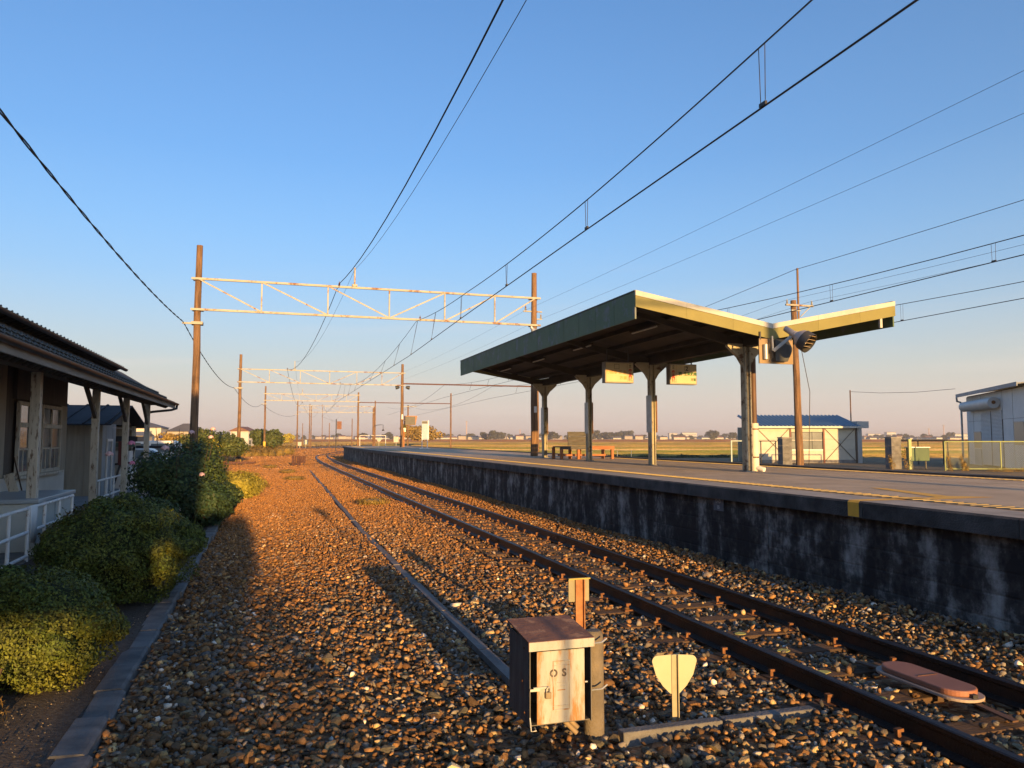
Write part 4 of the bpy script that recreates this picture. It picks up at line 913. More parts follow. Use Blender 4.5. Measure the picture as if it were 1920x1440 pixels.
def shoots(t, b, n, seed):
    r = random.Random(seed)
    for k in range(n):
        d = Vector((r.gauss(.25,1),r.gauss(-.35,1),abs(r.gauss(.5,.8)))).normalized(); p0 = Vector((b[0]+d.x*b[3]*.95,b[1]+d.y*b[4]*.95,b[2]+d.z*b[5]*.95)); L_ = r.uniform(.06,.20)
        p1 = p0+(d*.6+Vector((r.uniform(-.4,.4),r.uniform(-.4,.4),.7))).normalized()*L_
        m = MB(); m.path([p0,p1],[.003,.0015],4)
        for j in range(7):
            c = p0.lerp(p1,(j+1)/7.); a = r.uniform(0,6.28); u = Vector((math.cos(a),math.sin(a),.5)).normalized(); v = u.cross(d).normalized(); z_ = .016
            m.add([c,c+u*z_+v*z_*.45,c+u*z_*2,c+u*z_-v*z_*.45],[(0,1,2,3)])
        m.build('shoot', l_box, t)
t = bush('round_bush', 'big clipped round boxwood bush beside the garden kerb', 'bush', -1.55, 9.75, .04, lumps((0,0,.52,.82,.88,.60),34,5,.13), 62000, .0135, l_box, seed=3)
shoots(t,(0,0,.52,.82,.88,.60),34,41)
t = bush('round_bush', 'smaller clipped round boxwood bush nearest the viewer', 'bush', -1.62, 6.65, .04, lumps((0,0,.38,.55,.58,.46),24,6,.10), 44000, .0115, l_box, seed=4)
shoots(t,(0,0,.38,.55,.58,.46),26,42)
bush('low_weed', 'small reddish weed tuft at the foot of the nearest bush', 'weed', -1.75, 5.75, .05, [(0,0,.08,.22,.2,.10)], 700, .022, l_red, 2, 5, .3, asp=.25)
# rose bushes with flowers
t = bush('rose_bush', 'tall straggly rose bush with pale pink blooms by the pole', 'rose bush', -1.75, 18.2, .03, [(0,0,1.05,.75,1.0,.72),(.3,.6,1.2,.6,.8,.65),(-.55,-.4,1.05,.5,.7,.55),(.1,-.7,.7,.65,.7,.6),(.35,1.2,1.05,.5,.8,.7)], 13000, .036, l_rose, 9, 6, .35, l_dark, .9)
m_p1 = mat('pink_petal',(.62,.16,.30),(.70,.30,.38),20,.7); m_p2 = mat('pale_pink_petal',(.72,.48,.46),(.66,.40,.40),20,.7)
r6 = random.Random(5)
for k,(x,y,z,mm,rr) in enumerate(((-1.05,-.5,1.72,m_p1,.075),(-.95,-.9,1.33,m_p1,.06),(-.25,-.9,1.62,m_p2,.085),(.55,-.6,1.07,m_p2,.065),(.65,.5,1.85,m_p2,.06),(.7,.45,2.03,m_p2,.06),(-1.5,-.6,1.5,m_p2,.085),(.1,-1.2,.42,m_p2,.06),(.62,-.2,.86,m_p2,.05),(.2,.3,1.95,m_p2,.07),(-.5,.1,1.85,m_p2,.05))):
    m = MB()
    for j in range(7):
        rr_f = 1.35; a = j*2.4; el = .3+.12*j; d = Vector((math.cos(a)*math.cos(el),math.sin(a)*math.cos(el),math.sin(el)*.8)); c_ = Vector((x*.85,y-.35,z))+d*rr*.55*1.35
        u_ = d.cross(Vector((0,0,1))).normalized()*rr*.75; w_ = d.cross(u_).normalized()*rr*.7
        m.add([c_-u_,c_-w_,c_+u_,c_+w_,c_+d*rr*.25],[(0,1,4),(1,2,4),(2,3,4),(3,0,4)])
    m.build('flower', mm, t)
for k in range(16):
    a = r6.uniform(0,6.28); x,y = .8*math.cos(a)*r6.random(), 1.1*math.sin(a)*r6.random(); m = MB(); m.path([(x*.4,y*.4,0),(x*.8,y*.8,.8),(x*1.1,y*1.1,1.55+r6.uniform(0,.55))],[.012,.009,.005],5); m.build('cane', m_stem, t)
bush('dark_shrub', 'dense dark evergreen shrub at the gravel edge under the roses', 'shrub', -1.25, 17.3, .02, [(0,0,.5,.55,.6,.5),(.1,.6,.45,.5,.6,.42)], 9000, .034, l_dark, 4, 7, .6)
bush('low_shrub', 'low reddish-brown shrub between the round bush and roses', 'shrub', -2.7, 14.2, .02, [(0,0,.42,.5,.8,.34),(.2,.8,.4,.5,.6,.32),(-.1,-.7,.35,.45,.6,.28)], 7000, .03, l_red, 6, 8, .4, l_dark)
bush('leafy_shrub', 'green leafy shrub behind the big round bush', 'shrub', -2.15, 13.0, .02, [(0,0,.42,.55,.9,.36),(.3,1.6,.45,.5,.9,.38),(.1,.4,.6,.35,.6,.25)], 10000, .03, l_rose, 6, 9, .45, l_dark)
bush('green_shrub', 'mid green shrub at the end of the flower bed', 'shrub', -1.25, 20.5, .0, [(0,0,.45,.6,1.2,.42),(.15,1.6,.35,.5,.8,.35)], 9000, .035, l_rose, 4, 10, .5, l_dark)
bush('dry_shrub', 'sunlit yellowish dry twigs on the right of the rose bush', 'shrub', -1.5, 20.0, .9, [(0,0,.55,.5,.7,.5)], 1600, .06, l_yel, 5, 12, .2, asp=.14)
bush('yellow_weed', 'bright yellow-green clump of weeds glowing at the yard edge', 'weed', -.85, 25.2, .0, [(0,0,.42,.70,.9,.46),(.2,.9,.42,.65,.8,.44),(-.5,.3,.5,.55,.8,.42)], 15000, .05, l_yel, 3, 13, .25, l_yel, asp=.16, up=.6)
bush('yellow_weed', 'paler tall weeds behind the bright yellow-green clump', 'weed', -2.2, 28.4, .0, [(0,0,.4,.8,.9,.45),(-1,.8,.35,.9,.8,.4)], 9000, .05, l_gold, 3, 14, .25, l_gold, asp=.14, up=.6)
for k,(qq,ss_) in enumerate(((-.3,31),(1.2,36),(-2.5,40),(2.9,22),(-4.5,46),(1.1,44),(-6,52),(0.2,52))):
    bush('dry_tuft', ['dry grass tuft on the yard left of the grey strip','dry grass tuft touching the grey strip far along','dry tuft left in the middle yard','dry grass tuft between strip and rail','dry tuft near the second portal foot','dry tuft by the end of the grey strip','dry tuft farthest left in the yard','dry tuft in front of the upright timbers'][k], 'grass tuft', qq, ss_, 0, [(0,0,.10,.5,.6,.10)], 900, .06, l_gold, 1, 20+k, .2, l_gold, .08, 'dry tufts in the gravel yard', .12, .8)

# ================================================================== STATION BUILDING (left)
m_tile = mat('mossy_roof_tile', (.075,.075,.06), (.05,.05,.045), 5, .8, .3, 40); m_gut = mat('dark_brown_gutter', (.035,.03,.03), (.05,.042,.04), 3, .4)
m_eave = mat('grey_eave_board', (.36,.34,.30), (.25,.23,.20), 3, .85, .3, 30, stretch=(6,.4,6)); m_wpost = mat('peeling_cream_post', (.62,.56,.45), (.52,.46,.36), 4, .8, .3, 30, stretch=(3,3,.6), rust=((.16,.10,.06),.42,7))
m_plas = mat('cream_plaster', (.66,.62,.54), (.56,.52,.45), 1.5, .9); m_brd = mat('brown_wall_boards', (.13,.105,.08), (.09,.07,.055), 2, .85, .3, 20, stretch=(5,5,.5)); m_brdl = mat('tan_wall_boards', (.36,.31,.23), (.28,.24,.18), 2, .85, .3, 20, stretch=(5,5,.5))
m_glass = mat('window_glass', (.10,.12,.13), (.14,.16,.17), 1.5, .08, spec=.9)
ST = thing('station_building', 'weathered single-storey station building with tiled eaves on wooden posts', 'building', 0, 0)
m = MB(); m.box(-12,-4.60,-3,20.8,.0,1.12); m.build('plinth_wall', m_plas, ST)
for k in range(26):
    a = -3+.92*k; b_ = min(a+.91,20.8)
    if b_ > 16.9 and a < 20.3: continue
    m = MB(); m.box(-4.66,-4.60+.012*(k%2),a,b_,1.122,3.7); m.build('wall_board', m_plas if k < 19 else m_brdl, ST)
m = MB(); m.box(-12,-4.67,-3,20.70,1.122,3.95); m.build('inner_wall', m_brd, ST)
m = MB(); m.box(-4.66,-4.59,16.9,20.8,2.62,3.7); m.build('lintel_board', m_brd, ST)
m = MB(); m.box(-4.66,-4.585,20.25,20.8,1.122,2.62); m.build('corner_board', m_brdl, ST)
def st_window(y0, y1, z0, z1):
    w = MB(); x = -4.585
    for a in (y0,y1-.07): w.box(x-.03,x+.03,a,a+.07,z0,z1)
    w.box(x-.03,x+.03,y0+.07,y1-.07,z1-.07,z1); w.box(x-.03,x+.03,y0+.07,y1-.07,z0,z0+.07)
    fo = w.build('window', m_wpost, ST)
    m = MB(); m.box(x-.028,x+.05,y0+.07,y1-.07,2.08,2.17); m.build('transom', m_wpost, fo)
    m = MB(); m.box(x-.03,x+.10,y0-.05,y1+.05,z0-.06,z0-.005); m.build('sill', m_wpost, fo)
    ym = (y0+y1)/2
    for a,b_,c_,d_ in ((y0+.07,ym-.03,z0+.07,2.08),(ym+.03,y1-.07,z0+.07,2.08),(y0+.07,ym-.03,2.17,z1-.07),(ym+.03,y1-.07,2.17,z1-.07)):
        m = MB(); m.box(x-.012,x-.006,a,b_,c_,d_); m.build('pane', m_glass, fo)
        if d_ < 2.1:
            m = MB(); m.box(x-.005,x+.012,a,b_,(c_+d_)/2-.015,(c_+d_)/2+.015); m.build('glazing_bar', m_wpost, fo)
            m = MB(); m.box(x-.005,x+.010,(a+b_)/2-.012,(a+b_)/2+.012,c_,(c_+d_)/2-.016); m.build('glazing_bar', m_wpost, fo)
    m = MB(); m.box(x-.03,x+.02,ym-.03,ym+.03,z0+.07,z1-.07); m.build('mullion', m_wpost, fo)
st_window(17.0,18.55,1.14,2.58); st_window(18.62,20.2,1.14,2.58)
for s_ in (5.2,9.8,14.45,19.1,22.95,26.8):
    m = MB(); m.box(-3.72,-3.575,s_-.075,s_+.075,.0,2.95); po = m.build('post', m_wpost, ST, bevel=.01)
    if s_ > 15:
        for sg in (-1,):
            m = MB(); m.prism([(s_+sg*.076,2.30),(s_+sg*.076,2.42),(s_+sg*.95,2.94),(s_+sg*1.15,2.94)], 'x', -3.68, -3.61); m.build('knee_brace', m_brd, po)
m = MB(); m.box(-3.74,-3.56,-3,27.6,2.951,3.12); m.build('eave_beam', m_brd, ST)
m = MB(); m.box(-2.99,-2.955,-3,27.85,2.86,2.985); m.build('fascia_board', m_eave, ST)
m = MB(); m.prism([(-4.6,3.99),(-2.96,2.985),(-2.96,3.03),(-4.6,4.03)], 'y', -3, 27.9); lower = m.build('lower_roof', m_brd, ST)
gp = arc(-2.90,3.02,.062,180,360,8)
m = MB(); m.prism(gp+[(-2.85,3.02),(-2.885,2.985),(-2.915,2.985),(-2.95,3.02)], 'y', -3, 27.95); gu = m.build('gutter', m_gut, ST, smooth=40)
m = MB(); m.path([(-2.90,27.8,2.97),(-2.90,27.75,2.86),(-3.05,27.6,2.80),(-3.5,27.0,2.72),(-3.6,26.95,2.70)], .04, 10); m.build('elbow_pipe', m_gut, gu, smooth=50)
m = MB(); m.prism([(-8.5,5.55),(-3.84,3.74),(-3.84,3.79),(-8.5,5.60)], 'y', -3, 23.5); upper = m.build('upper_roof', m_brd, ST)
m = MB(); m.prism([(-12.5,3.75),(-8.5,5.55),(-8.5,5.60),(-12.5,3.80)], 'y', -3, 23.5); m.build('rear_roof', m_tile, ST)
m = MB(); m.prism([(-12,3.0),(-4.6,3.0),(-4.6,3.9),(-8.4,5.4)], 'y', 20.72, 20.82); m.build('gable_wall', m_brdl, ST)
gp2 = arc(-3.80,3.78,.06,180,360,8)
m = MB(); m.prism(gp2+[(-3.75,3.78),(-3.79,3.75),(-3.81,3.75),(-3.85,3.78)], 'y', -3, 23.6); m.build('upper_gutter', m_gut, ST, smooth=40)
# tiles: each overlapping its neighbour with a step
def tile_mesh(L_):
    P = [(0,.0),(.06,-.012),(.14,-.008),(.20,.018),(.255,.042),(.285,.040)]; m = MB()
    for y in (0, L_):
        for x,z in P: m.v.append((y,x,z+.03))
        for x,z in reversed(P): m.v.append((y,x,z+.008))
    n_ = len(P)*2; m.f = [(k,(k+1)%n_,n_+(k+1)%n_,n_+k) for k in range(n_)]+[tuple(range(n_-1,-1,-1)),tuple(range(n_,2*n_))]; m.mi = [0]*len(m.f); return m.mesh('tile', m_tile)
me_tile = tile_mesh(.34); SLl = math.atan2(1.005,1.64); SLu = math.atan2(1.81,4.66)
for k in range(68):
    for r_ in range(3): inst('tile', me_tile, lower, (-2.955-.29*r_*math.cos(SLl), 9.4+.272*k, 3.035+.29*r_*math.sin(SLl)+.012*r_), (0,SLl,math.pi), (1,-1,1))
for k in range(40):
    for r_ in (0,1): inst('tile', me_tile, upper, (-3.83-.29*r_*math.cos(SLu), 12.7+.272*k, 3.80+.29*r_*math.sin(SLu)+.012*r_), (0,SLu,math.pi), (1,-1,1))
o = MB().box(-13,-3.35,-3,31,.0,.06).build('station_floor', m_conc, None, kind='structure'); o.rotation_euler = (0,0,B)
# storage chest, railing, cloth
t = thing('storage_chest', 'pale storage chest with blue-grey lid behind the white railing', 'chest', -3.5, 14.1, .06)
mch = mat('pale_green_panel',(.62,.64,.60),(.55,.57,.53),3,.6); mld = mat('blue_grey_lid',(.40,.45,.48),(.34,.38,.41),2,.35)
m = MB(); m.box(-2.4,0,0,2.4,0,.76); m.build('body', mch, t, bevel=.01)
m = MB(); m.box(-2.45,.05,-.05,2.45,.762,.83); m.build('lid', mld, t, bevel=.012)
m = MB(); m.box(-.9,-.82,-.07,-.052,.70,.80); m.build('latch', m_white, t)
m = MB(); m.box(.002,.012,1.15,1.2,.02,.75); m.build('panel_seam', mld, t)
t = thing('dark_crate', 'black plastic crate lying on top of the storage chest', 'crate', -5.1, 14.9, .89)
m = MB(); m.prism([(-.4,0),(.4,0),(.44,.26),(-.44,.26)], 'y', 0, .5); m.build('body', m_dark, t)
m = MB(); m.box(-.46,.46,-.02,.52,.26,.31); m.build('rim', m_dark, t)
m = MB(); m.box(-.15,.15,-.03,.0,.14,.18); m.build('handle', m_black, t)
t = thing('pipe_railing', 'white pipe railing with rust spots in front of the chest', 'railing', -3.36, 10.4, 0)
for z in (.12,.47,.82):
    m = MB(); m.tube((0,0,z),(0,5.5,z),.026,n=10); m.build('rail_pipe', m_rustwhite, t, smooth=40)
for k in range(7):
    y = .05+.9*k; m = MB(); m.tube((0,y,0),(0,y,.85),.026,n=10); m.build('upright', m_rustwhite, t, smooth=40)
t = thing('white_cloth', 'white towel hanging over the white pipe railing', 'cloth', -3.36, 13.35, .0)
m = MB(); n_ = 9
for i in range(n_+1):
    y = -.19+.38*i/n_; wv_ = .012*math.sin(i*1.3)
    m.v += [(.036+wv_,y,.30+.02*math.sin(i)),(.034+wv_*.5,y,.6),(.03,y,.83),(0,y,.852),(-.03,y,.83),(-.036+wv_,y,.5)]
m.f = [(6*i+k,6*i+k+1,6*i+7+k,6*i+6+k) for i in range(n_) for k in range(5)]; m.mi = [0]*len(m.f); o = m.build('towel', m_white, t, smooth=60); so = o.modifiers.new('thick','SOLIDIFY'); so.thickness = .006
t = thing('rusty_railing', 'rusty cream railing between the station posts by the shed', 'railing', -3.8, 19.6, 0)
for z in (.86,.45):
    m = MB(); m.tube((0,0,z),(0,6.6,z),.025,n=8); m.build('rail_pipe', m_rustwhite, t)
for k in range(8):
    m = MB(); m.tube((0,.05+.92*k,0),(0,.05+.92*k,.86),.022,n=8); m.build('upright', m_rustwhite, t)
t = thing('leaning_boards', 'pale boards and broom leaning at the left station wall', 'boards', -4.5, 15.9, .06)
m = MB(); m.bar((.30,-.9,.0),(-.02,-1.0,1.5),.14,.03,(0,1,0)); m.build('board', m_white, t)
m = MB(); m.bar((.35,.45,.0),(.0,.35,1.15),.16,.03,(0,1,0)); m.build('board', m_wpost, t)
m = MB(); m.tube((.3,.75,.1),(.0,.65,1.45),.014,n=6); m.build('broom_handle', m_stem, t)

# ---- shed past the station with machinery under its gable
t = thing('garden_shed', 'small boarded shed with dark ribbed metal roof beyond the station', 'shed', -5.0, 27.3, 0)
for k in range(14):
    m = MB(); m.box(-7+.5*k,-7+.5*k+.492,0,.05+.008*(k%2),0,2.35); m.build('wall_board', m_brdl, t)
for k in range(4):
    m = MB(); m.box(-.05,.0+.006*(k%2),.05+.55*k,.05+.55*k+.542,0,2.35); m.build('side_board', mat('blue_grey_board',(.30,.32,.33),(.25,.27,.28),3,.8), t)
m = MB(); m.box(.008,.05,.62,.70,0,1.85); m.box(.008,.05,1.45,1.53,0,1.85); m.box(.008,.05,.70,1.45,1.77,1.85); m.build('door_frame', m_white, t)
m = MB(); m.box(-7,-.06,6.9,6.95,0,2.35); m.build('rear_wall', m_brdl, t)
m = MB(); m.prism([(0,2.36),(7,2.36),(3.5,3.02)], 'x', -.25, -.2); m.build('gable_board', m_brd, t)
m = MB(); m.box(-.2,-.08,6.8,6.95,0,2.36); m.build('corner_post', m_wpost, t)
for (ya,za,yb,zb_) in ((-.35,2.32,3.5,3.06),(7.35,2.32,3.5,3.06)):
    m = MB(); m.add([(-7.3,ya,za),(.3,ya,za),(.3,yb,zb_),(-7.3,yb,zb_),(-7.3,ya,za-.04),(.3,ya,za-.04),(.3,yb,zb_-.04),(-7.3,yb,zb_-.04)],[(0,1,2,3),(7,6,5,4),(0,4,5,1),(1,5,6,2),(2,6,7,3),(3,7,4,0)]); ro = m.build('roof_sheet', mat('dark_slate_metal',(.06,.058,.062),(.045,.043,.046),2,.85,spec=.08), t)
    for k in range(12):
        x = -7+.65*k; m = MB(); m.bar((x,ya,za+.02),(x,yb,zb_+.02),.05,.04); m.build('standing_seam', MATS['dark_slate_metal'], ro)
m = MB(); m.box(.3,.34,-.35,3.5,2.2,2.2+.01); m.build('verge_trim', m_steel, t)
t = thing('red_box', 'tall dark red hose box hung beside the shed door', 'box', -4.9, 29.6, .95)
m = MB(); m.box(-.02,.22,0,.42,0,.82); m.build('case', mat('dull_red_paint',(.16,.035,.03),(.12,.03,.025),3,.6), t, bevel=.01)
m = MB(); m.box(.222,.23,.03,.39,.03,.79); m.build('door_panel', MATS['dull_red_paint'], t)
t = thing('rice_machine', 'dark farm machine with white panels under the shed gable', 'machine', -5.2, 31.6, 0)
m = MB(); m.box(-.5,.3,.2,1.0,.0,1.4); m.build('white_panel', m_white, t)
m = MB(); m.box(-.7,.6,-.1,1.6,1.75,1.95); m.build('top_tray', m_dark, t)
m = MB(); m.box(-.6,.5,.0,1.4,1.56,1.70); m.build('green_tray', mat('dull_green_tray',(.12,.18,.14),(.1,.14,.11),4,.6), t)
for p0,p1 in (((-.2,0,0),(.2,.1,1.6)),((.4,.2,0),(.1,.1,1.5)),((.0,1.2,0),(.3,1.3,1.55)),((-.3,.1,.9),(.6,-.2,1.0))):
    m = MB(); m.bar(p0,p1,.07,.07); m.build('strut', m_dark, t)
m = MB(); m.path([(.5,.3,1.55),(1.3,.6,1.55),(2.0,.9,1.45),(2.4,1.0,1.1),(2.45,1.0,.2)],.05,8); m.build('hose_pipe', m_black, t, smooth=50)
t = thing('covered_bundle', 'rounded pale blue sheeted bundle beside the shed', 'bundle', -4.3, 33.2, 0)
m = MB(); m.lathe([(.45,0),(.5,.5),(.42,1.0),(.25,1.3),(.001,1.42)], 14); m.build('sheet', mat('pale_blue_sheet',(.34,.42,.50),(.28,.36,.44),3,.6,.4,8), t, smooth=50)
m = MB(); m.box(.05,.2,-.50,-.44,.7,1.0); m.build('red_patch', MATS['dull_red_paint'], t)

# ---- cars behind the flower bed
def car(q, s_, label, rot, col, prof_, L_, w_, wins):
    t = thing('parked_car', label, 'car', q, s_, 0, rot, 'cars parked behind the flower bed'); mc = mat('car_paint_%d'%int(s_), col, tuple(c*.92 for c in col), 2, .25, spec=.6)
    m = MB(); m.prism(prof_, 'y', -w_/2, w_/2); m.build('body', mc, t, smooth=35, bevel=.05)
    for wp in wins:
        for sg in (-1,1):
            m = MB(); m.prism(wp, 'y', sg*(w_/2+.004)-.004, sg*(w_/2+.004)+.004); m.build('window', m_glass, t)
    for x in (L_*.2, L_*.8):
        for sg in (-1,1):
            m = MB(); M_ = Matrix.Translation((x,sg*(w_/2-.08),.3)) @ Matrix.Rotation(R(90),4,'X'); m.lathe([(.3,-.1),(.31,-.05),(.31,.05),(.3,.1)],18,M_); wo = m.build('wheel', m_black, t)
            m = MB(); m.lathe([(.18,-.105),(.19,.105)],14,M_); m.build('rim', m_steel, wo)
    for sg in (-1,1):
        m = MB(); m.box(L_-.02,L_+.02,sg*w_*.36-.12,sg*w_*.36+.12,.62,.76); m.build('headlight', m_lampw, t)
        m = MB(); m.box(-.02,.02,sg*w_*.42-.06,sg*w_*.42+.06,.7,.95); m.build('tail_light', m_red, t)
car(-7.7, 49.5, 'white kei van parked behind the roses', 0, (.62,.62,.60), [(0,.3),(3.3,.3),(3.35,.85),(3.1,1.15),(2.7,1.65),(2.5,1.75),(.1,1.75),(0,1.6)], 3.35, 1.48, [[(.2,1.08),(1.2,1.08),(1.2,1.58),(.25,1.58)],[(1.3,1.08),(2.85,1.08),(2.5,1.58),(1.3,1.58)]])
car(-7.7, 38.5, 'silver sedan with sloping windscreen nearest the pole', 0, (.42,.44,.46), [(0,.3),(4.2,.3),(4.25,.7),(3.4,.92),(2.7,1.4),(2.2,1.47),(1.2,1.45),(.5,1.0),(0,.95)], 4.25, 1.68, [[(.85,.98),(1.9,.98),(1.9,1.37),(1.25,1.37)],[(2.0,.98),(3.15,.98),(2.65,1.34),(2.0,1.37)]])

# ================================================================== RIGHT SIDE BEYOND THE PLATFORM
def wthing(name, label, cat, x, y, z=0, rot=0, group=None):        # same, in plain ground coordinates
    o = bpy.data.objects.new(name, None); C.objects.link(o); o.location = (x,y,z); o.rotation_euler = (0,0,rot); o.empty_display_size = .2
    return tag(o, label, cat, group)
m = MB(); m.sheet([(9,30,-.05),(70,24,-.05),(75,33,.30),(12,35,.30)]); m.sheet([(12,35,.30),(75,33,.30),(75,66,.30),(12,64,.28)]); m.sheet([(12,64,.28),(75,66,.30),(75,70,-.1),(9,68,-.1)])
m.build('dirt_bank', mat('dry_dirt_bank',(.24,.18,.10),(.17,.12,.07),.8,.95,.8,14,bdist=.1), kind='structure')
# blue-roofed shed
t = wthing('storage_shed', 'cream panel shed with blue ribbed roof and crossed braces', 'shed', 15.8, 50, .25)
m_cream = mat('cream_wall_panel',(.48,.47,.40),(.43,.42,.36),2,.7); m_brace = mat('dark_brace',(.10,.08,.06),None,4,.6); m_redp = mat('red_oxide_post',(.16,.045,.035),(.12,.035,.03),4,.6); m_blue = mat('blue_metal_roof',(.13,.21,.30),(.105,.175,.26),2,.4)
for a,b_ in ((0.06,2.2),(2.3,4.35),(4.45,6.45)):
    for z0,z1 in ((.25,.9),(.9,1.55),(1.55,2.3)):
        if 2 < a < 3 and z0 > .8: continue
        m = MB(); m.box(a,b_,.0,.06,z0+.004,z1-.004); m.build('wall_panel', m_cream, t)
m = MB(); m.box(2.3,4.35,.0,.06,2.05,2.3); m.build('wall_panel', m_cream, t)
for z0,z1 in ((.9,1.5),(1.5,2.05)):
    for k in range(3):
        m = MB(); m.box(2.34+.67*k,2.34+.67*k+.64,.02,.03,z0+.03,z1-.03); wo = m.build('window', m_glass, t)
        m = MB(); m.box(2.32+.67*k,2.32+.67*k+.68,.031,.05,z0,z0+.03); m.build('frame', m_white, wo)
m = MB(); m.box(2.3,4.35,-.01,.02,.86,.92); m.build('window_sill', m_white, t)
m = MB(); m.box(0,6.5,.0,.08,0,.25); m.build('plinth', m_conc, t)
for x in (0,2.2,4.36,6.46):
    m = MB(); m.box(x,x+.1,-.05,-.003,0,2.32); m.build('frame_post', m_redp if x < 5 else m_brace, t)
for a,b_ in ((.12,2.15),(4.5,6.42)):
    for z0,z1 in ((.2,2.25),(2.25,.2)):
        m = MB(); m.bar((a,-.03,z0),(b_,-.03,z1),.02,.035); m.build('cross_brace', m_brace, t)
m = MB(); m.box(6.57,6.85,-.1,4,0,2.75); m.build('side_wall', mat('pale_grey_panel',(.42,.43,.42),(.37,.38,.37),2,.6), t)
m = MB(); m.box(0,6.5,3.9,4,0,2.4); m.build('rear_wall', m_cream, t)
m = MB(); m.box(-.25,6.75,-.42,-.36,2.30,2.42); m.build('eave_trim', m_flash, t)
m = MB(); m.add([(-.25,-.36,2.40),(6.8,-.36,2.40),(6.8,3.2,3.20),(-.25,3.2,3.20),(-.25,-.36,2.36),(6.8,-.36,2.36),(6.8,3.2,3.16),(-.25,3.2,3.16)],[(0,1,2,3),(7,6,5,4),(0,4,5,1),(1,5,6,2),(2,6,7,3),(3,7,4,0)]); ro = m.build('roof_sheet', m_blue, t)
for k in range(27):
    m = MB(); x = -.2+.26*k; m.prism([(x,0),(x+.12,0),(x+.09,.07),(x+.03,.07)], 'y', 0, 3.66); o = m.build('roof_rib', m_blue, ro); o.rotation_euler = (math.atan2(.8,3.56),0,0); o.location = (0,-.37,2.402)
m = MB(); m.box(6.9,7.5,.3,.36,2.3,2.75); m.build('vent_panel', m_steel, t)
t = wthing('thin_mast','thin dark mast with a trailing wire behind the blue-roofed shed','mast',24.0,54.5,.2)
m = MB(); m.tube((0,0,0),(0,0,5.1),.045,n=8); m.build('mast_tube', m_brownpipe, t)
m = MB(); m.path([(0,0,5.0),(.9,-2.6,4.75),(1.6,-6,4.6),(1.7,-10,4.55)],.012,4); m.build('wire', m_wire, t)
# pale warehouse at the far right
rw = math.atan2(.292,.956)         # its long wall runs along this bearing
t = wthing('warehouse', 'pale grey panel warehouse with roller shutter at right edge', 'warehouse', 28.53, 48.28, .3, -rw); t.scale = (1.136,)*3
m_wh = mat('pale_blue_grey_panel',(.62,.65,.66),(.56,.59,.60),1.5,.6); m_jn = mat('dark_joint',(.03,.03,.032),None,4,.7)
yb = [0,-1.3,-2.75,-6.25,-7.75,-9.6]
for k in range(len(yb)-1):
    a, b_ = yb[k]-.03, yb[k+1]+.03
    for z0,z1 in ((0,1.15),(1.15,2.3),(2.3,3.66)):
        if k == 2 and z0 < 2.0: continue
        m = MB(); m.box(0,.06,b_,a,z0+.006,z1-.006); m.build('wall_panel', m_wh, t)
m = MB(); m.box(.061,10,-9.6,0,0,3.7); m.build('inner_wall', m_jn, t)
for k in range(41):
    z = .05+.066*k; m = MB(); m.prism([(z,-.03),(z+.033,-.048),(z+.064,-.03),(z+.064,-.01),(z,-.01)], 'y', -6.2, -2.8)
    m = MB(); m.add([(x_,y_,z_) for y_ in (-6.2,-2.8) for (x_,z_) in ((-.01,z),(-.03,z),(-.048,z+.033),(-.03,z+.064),(-.01,z+.064))], [(0,1,2,3,4),(9,8,7,6,5),(1,6,7,2),(2,7,8,3),(0,5,6,1),(3,8,9,4)]); m.build('shutter_slat', mat('shutter_grey',(.55,.56,.56),(.50,.51,.51),3,.6), t)
m = MB(); m.tube((-.28,-6.0,3.10),(-.28,-.7,3.10),.27,n=16); sh = m.build('shutter_drum', mat('drum_white',(.52,.54,.54),(.45,.47,.47),2,.5), t, smooth=40)
m = MB(); m.tube((-.29,-6.02,3.12),(-.29,-6.0,3.12),.09,n=10); m.build('drum_cap', m_spike, sh)
m = MB(); m.box(-.06,-.049,-4.6,-4.55,.05,2.75); m.build('shutter_guide', m_jn, t)
for a,b_,z0,z1 in ((-1.4,-2.7,.9,1.7),(-7.9,-9.2,1.1,2.1)):
    m = MB(); m.box(-.03,-.005,b_,a,z0,z1); wo = m.build('window', mat('curtained_glass',(.32,.29,.23),(.26,.24,.19),2,.3,stretch=(1,9,1)), t)
    m = MB(); m.box(-.06,-.03,b_,a,z1,z1+.05); m.build('frame', m_steel, wo)
m = MB(); m.box(-.05,-.005,-2.7,-1.5,.0,.85); m.build('side_door', mat('pale_blue_door',(.36,.42,.46),(.32,.38,.42),2,.5), t)
m = MB(); m.add([(-.4,.3,3.80),(10,.3,5.2),(10,-9.9,5.2),(-.4,-9.9,3.80),(-.4,.3,3.74),(10,.3,5.14),(10,-9.9,5.14),(-.4,-9.9,3.74)],[(0,1,2,3),(7,6,5,4),(0,4,5,1),(1,5,6,2),(2,6,7,3),(3,7,4,0)]); m.build('roof_sheet', mat('grey_roof_sheet',(.16,.19,.24),(.13,.155,.20),2,.4), t)
m = MB(); m.box(-.44,-.40,-9.9,.3,3.66,3.84); m.build('eave_gutter', mat('blue_grey_gutter',(.24,.28,.34),None,3,.5), t)
m = MB(); m.path([(-.42,.2,3.66),(-.40,.2,3.45),(-.2,.32,3.4),(-.18,.3,3.2),(-.18,.3,0)],.055,8); m.build('downpipe', m_steel, t, smooth=50)
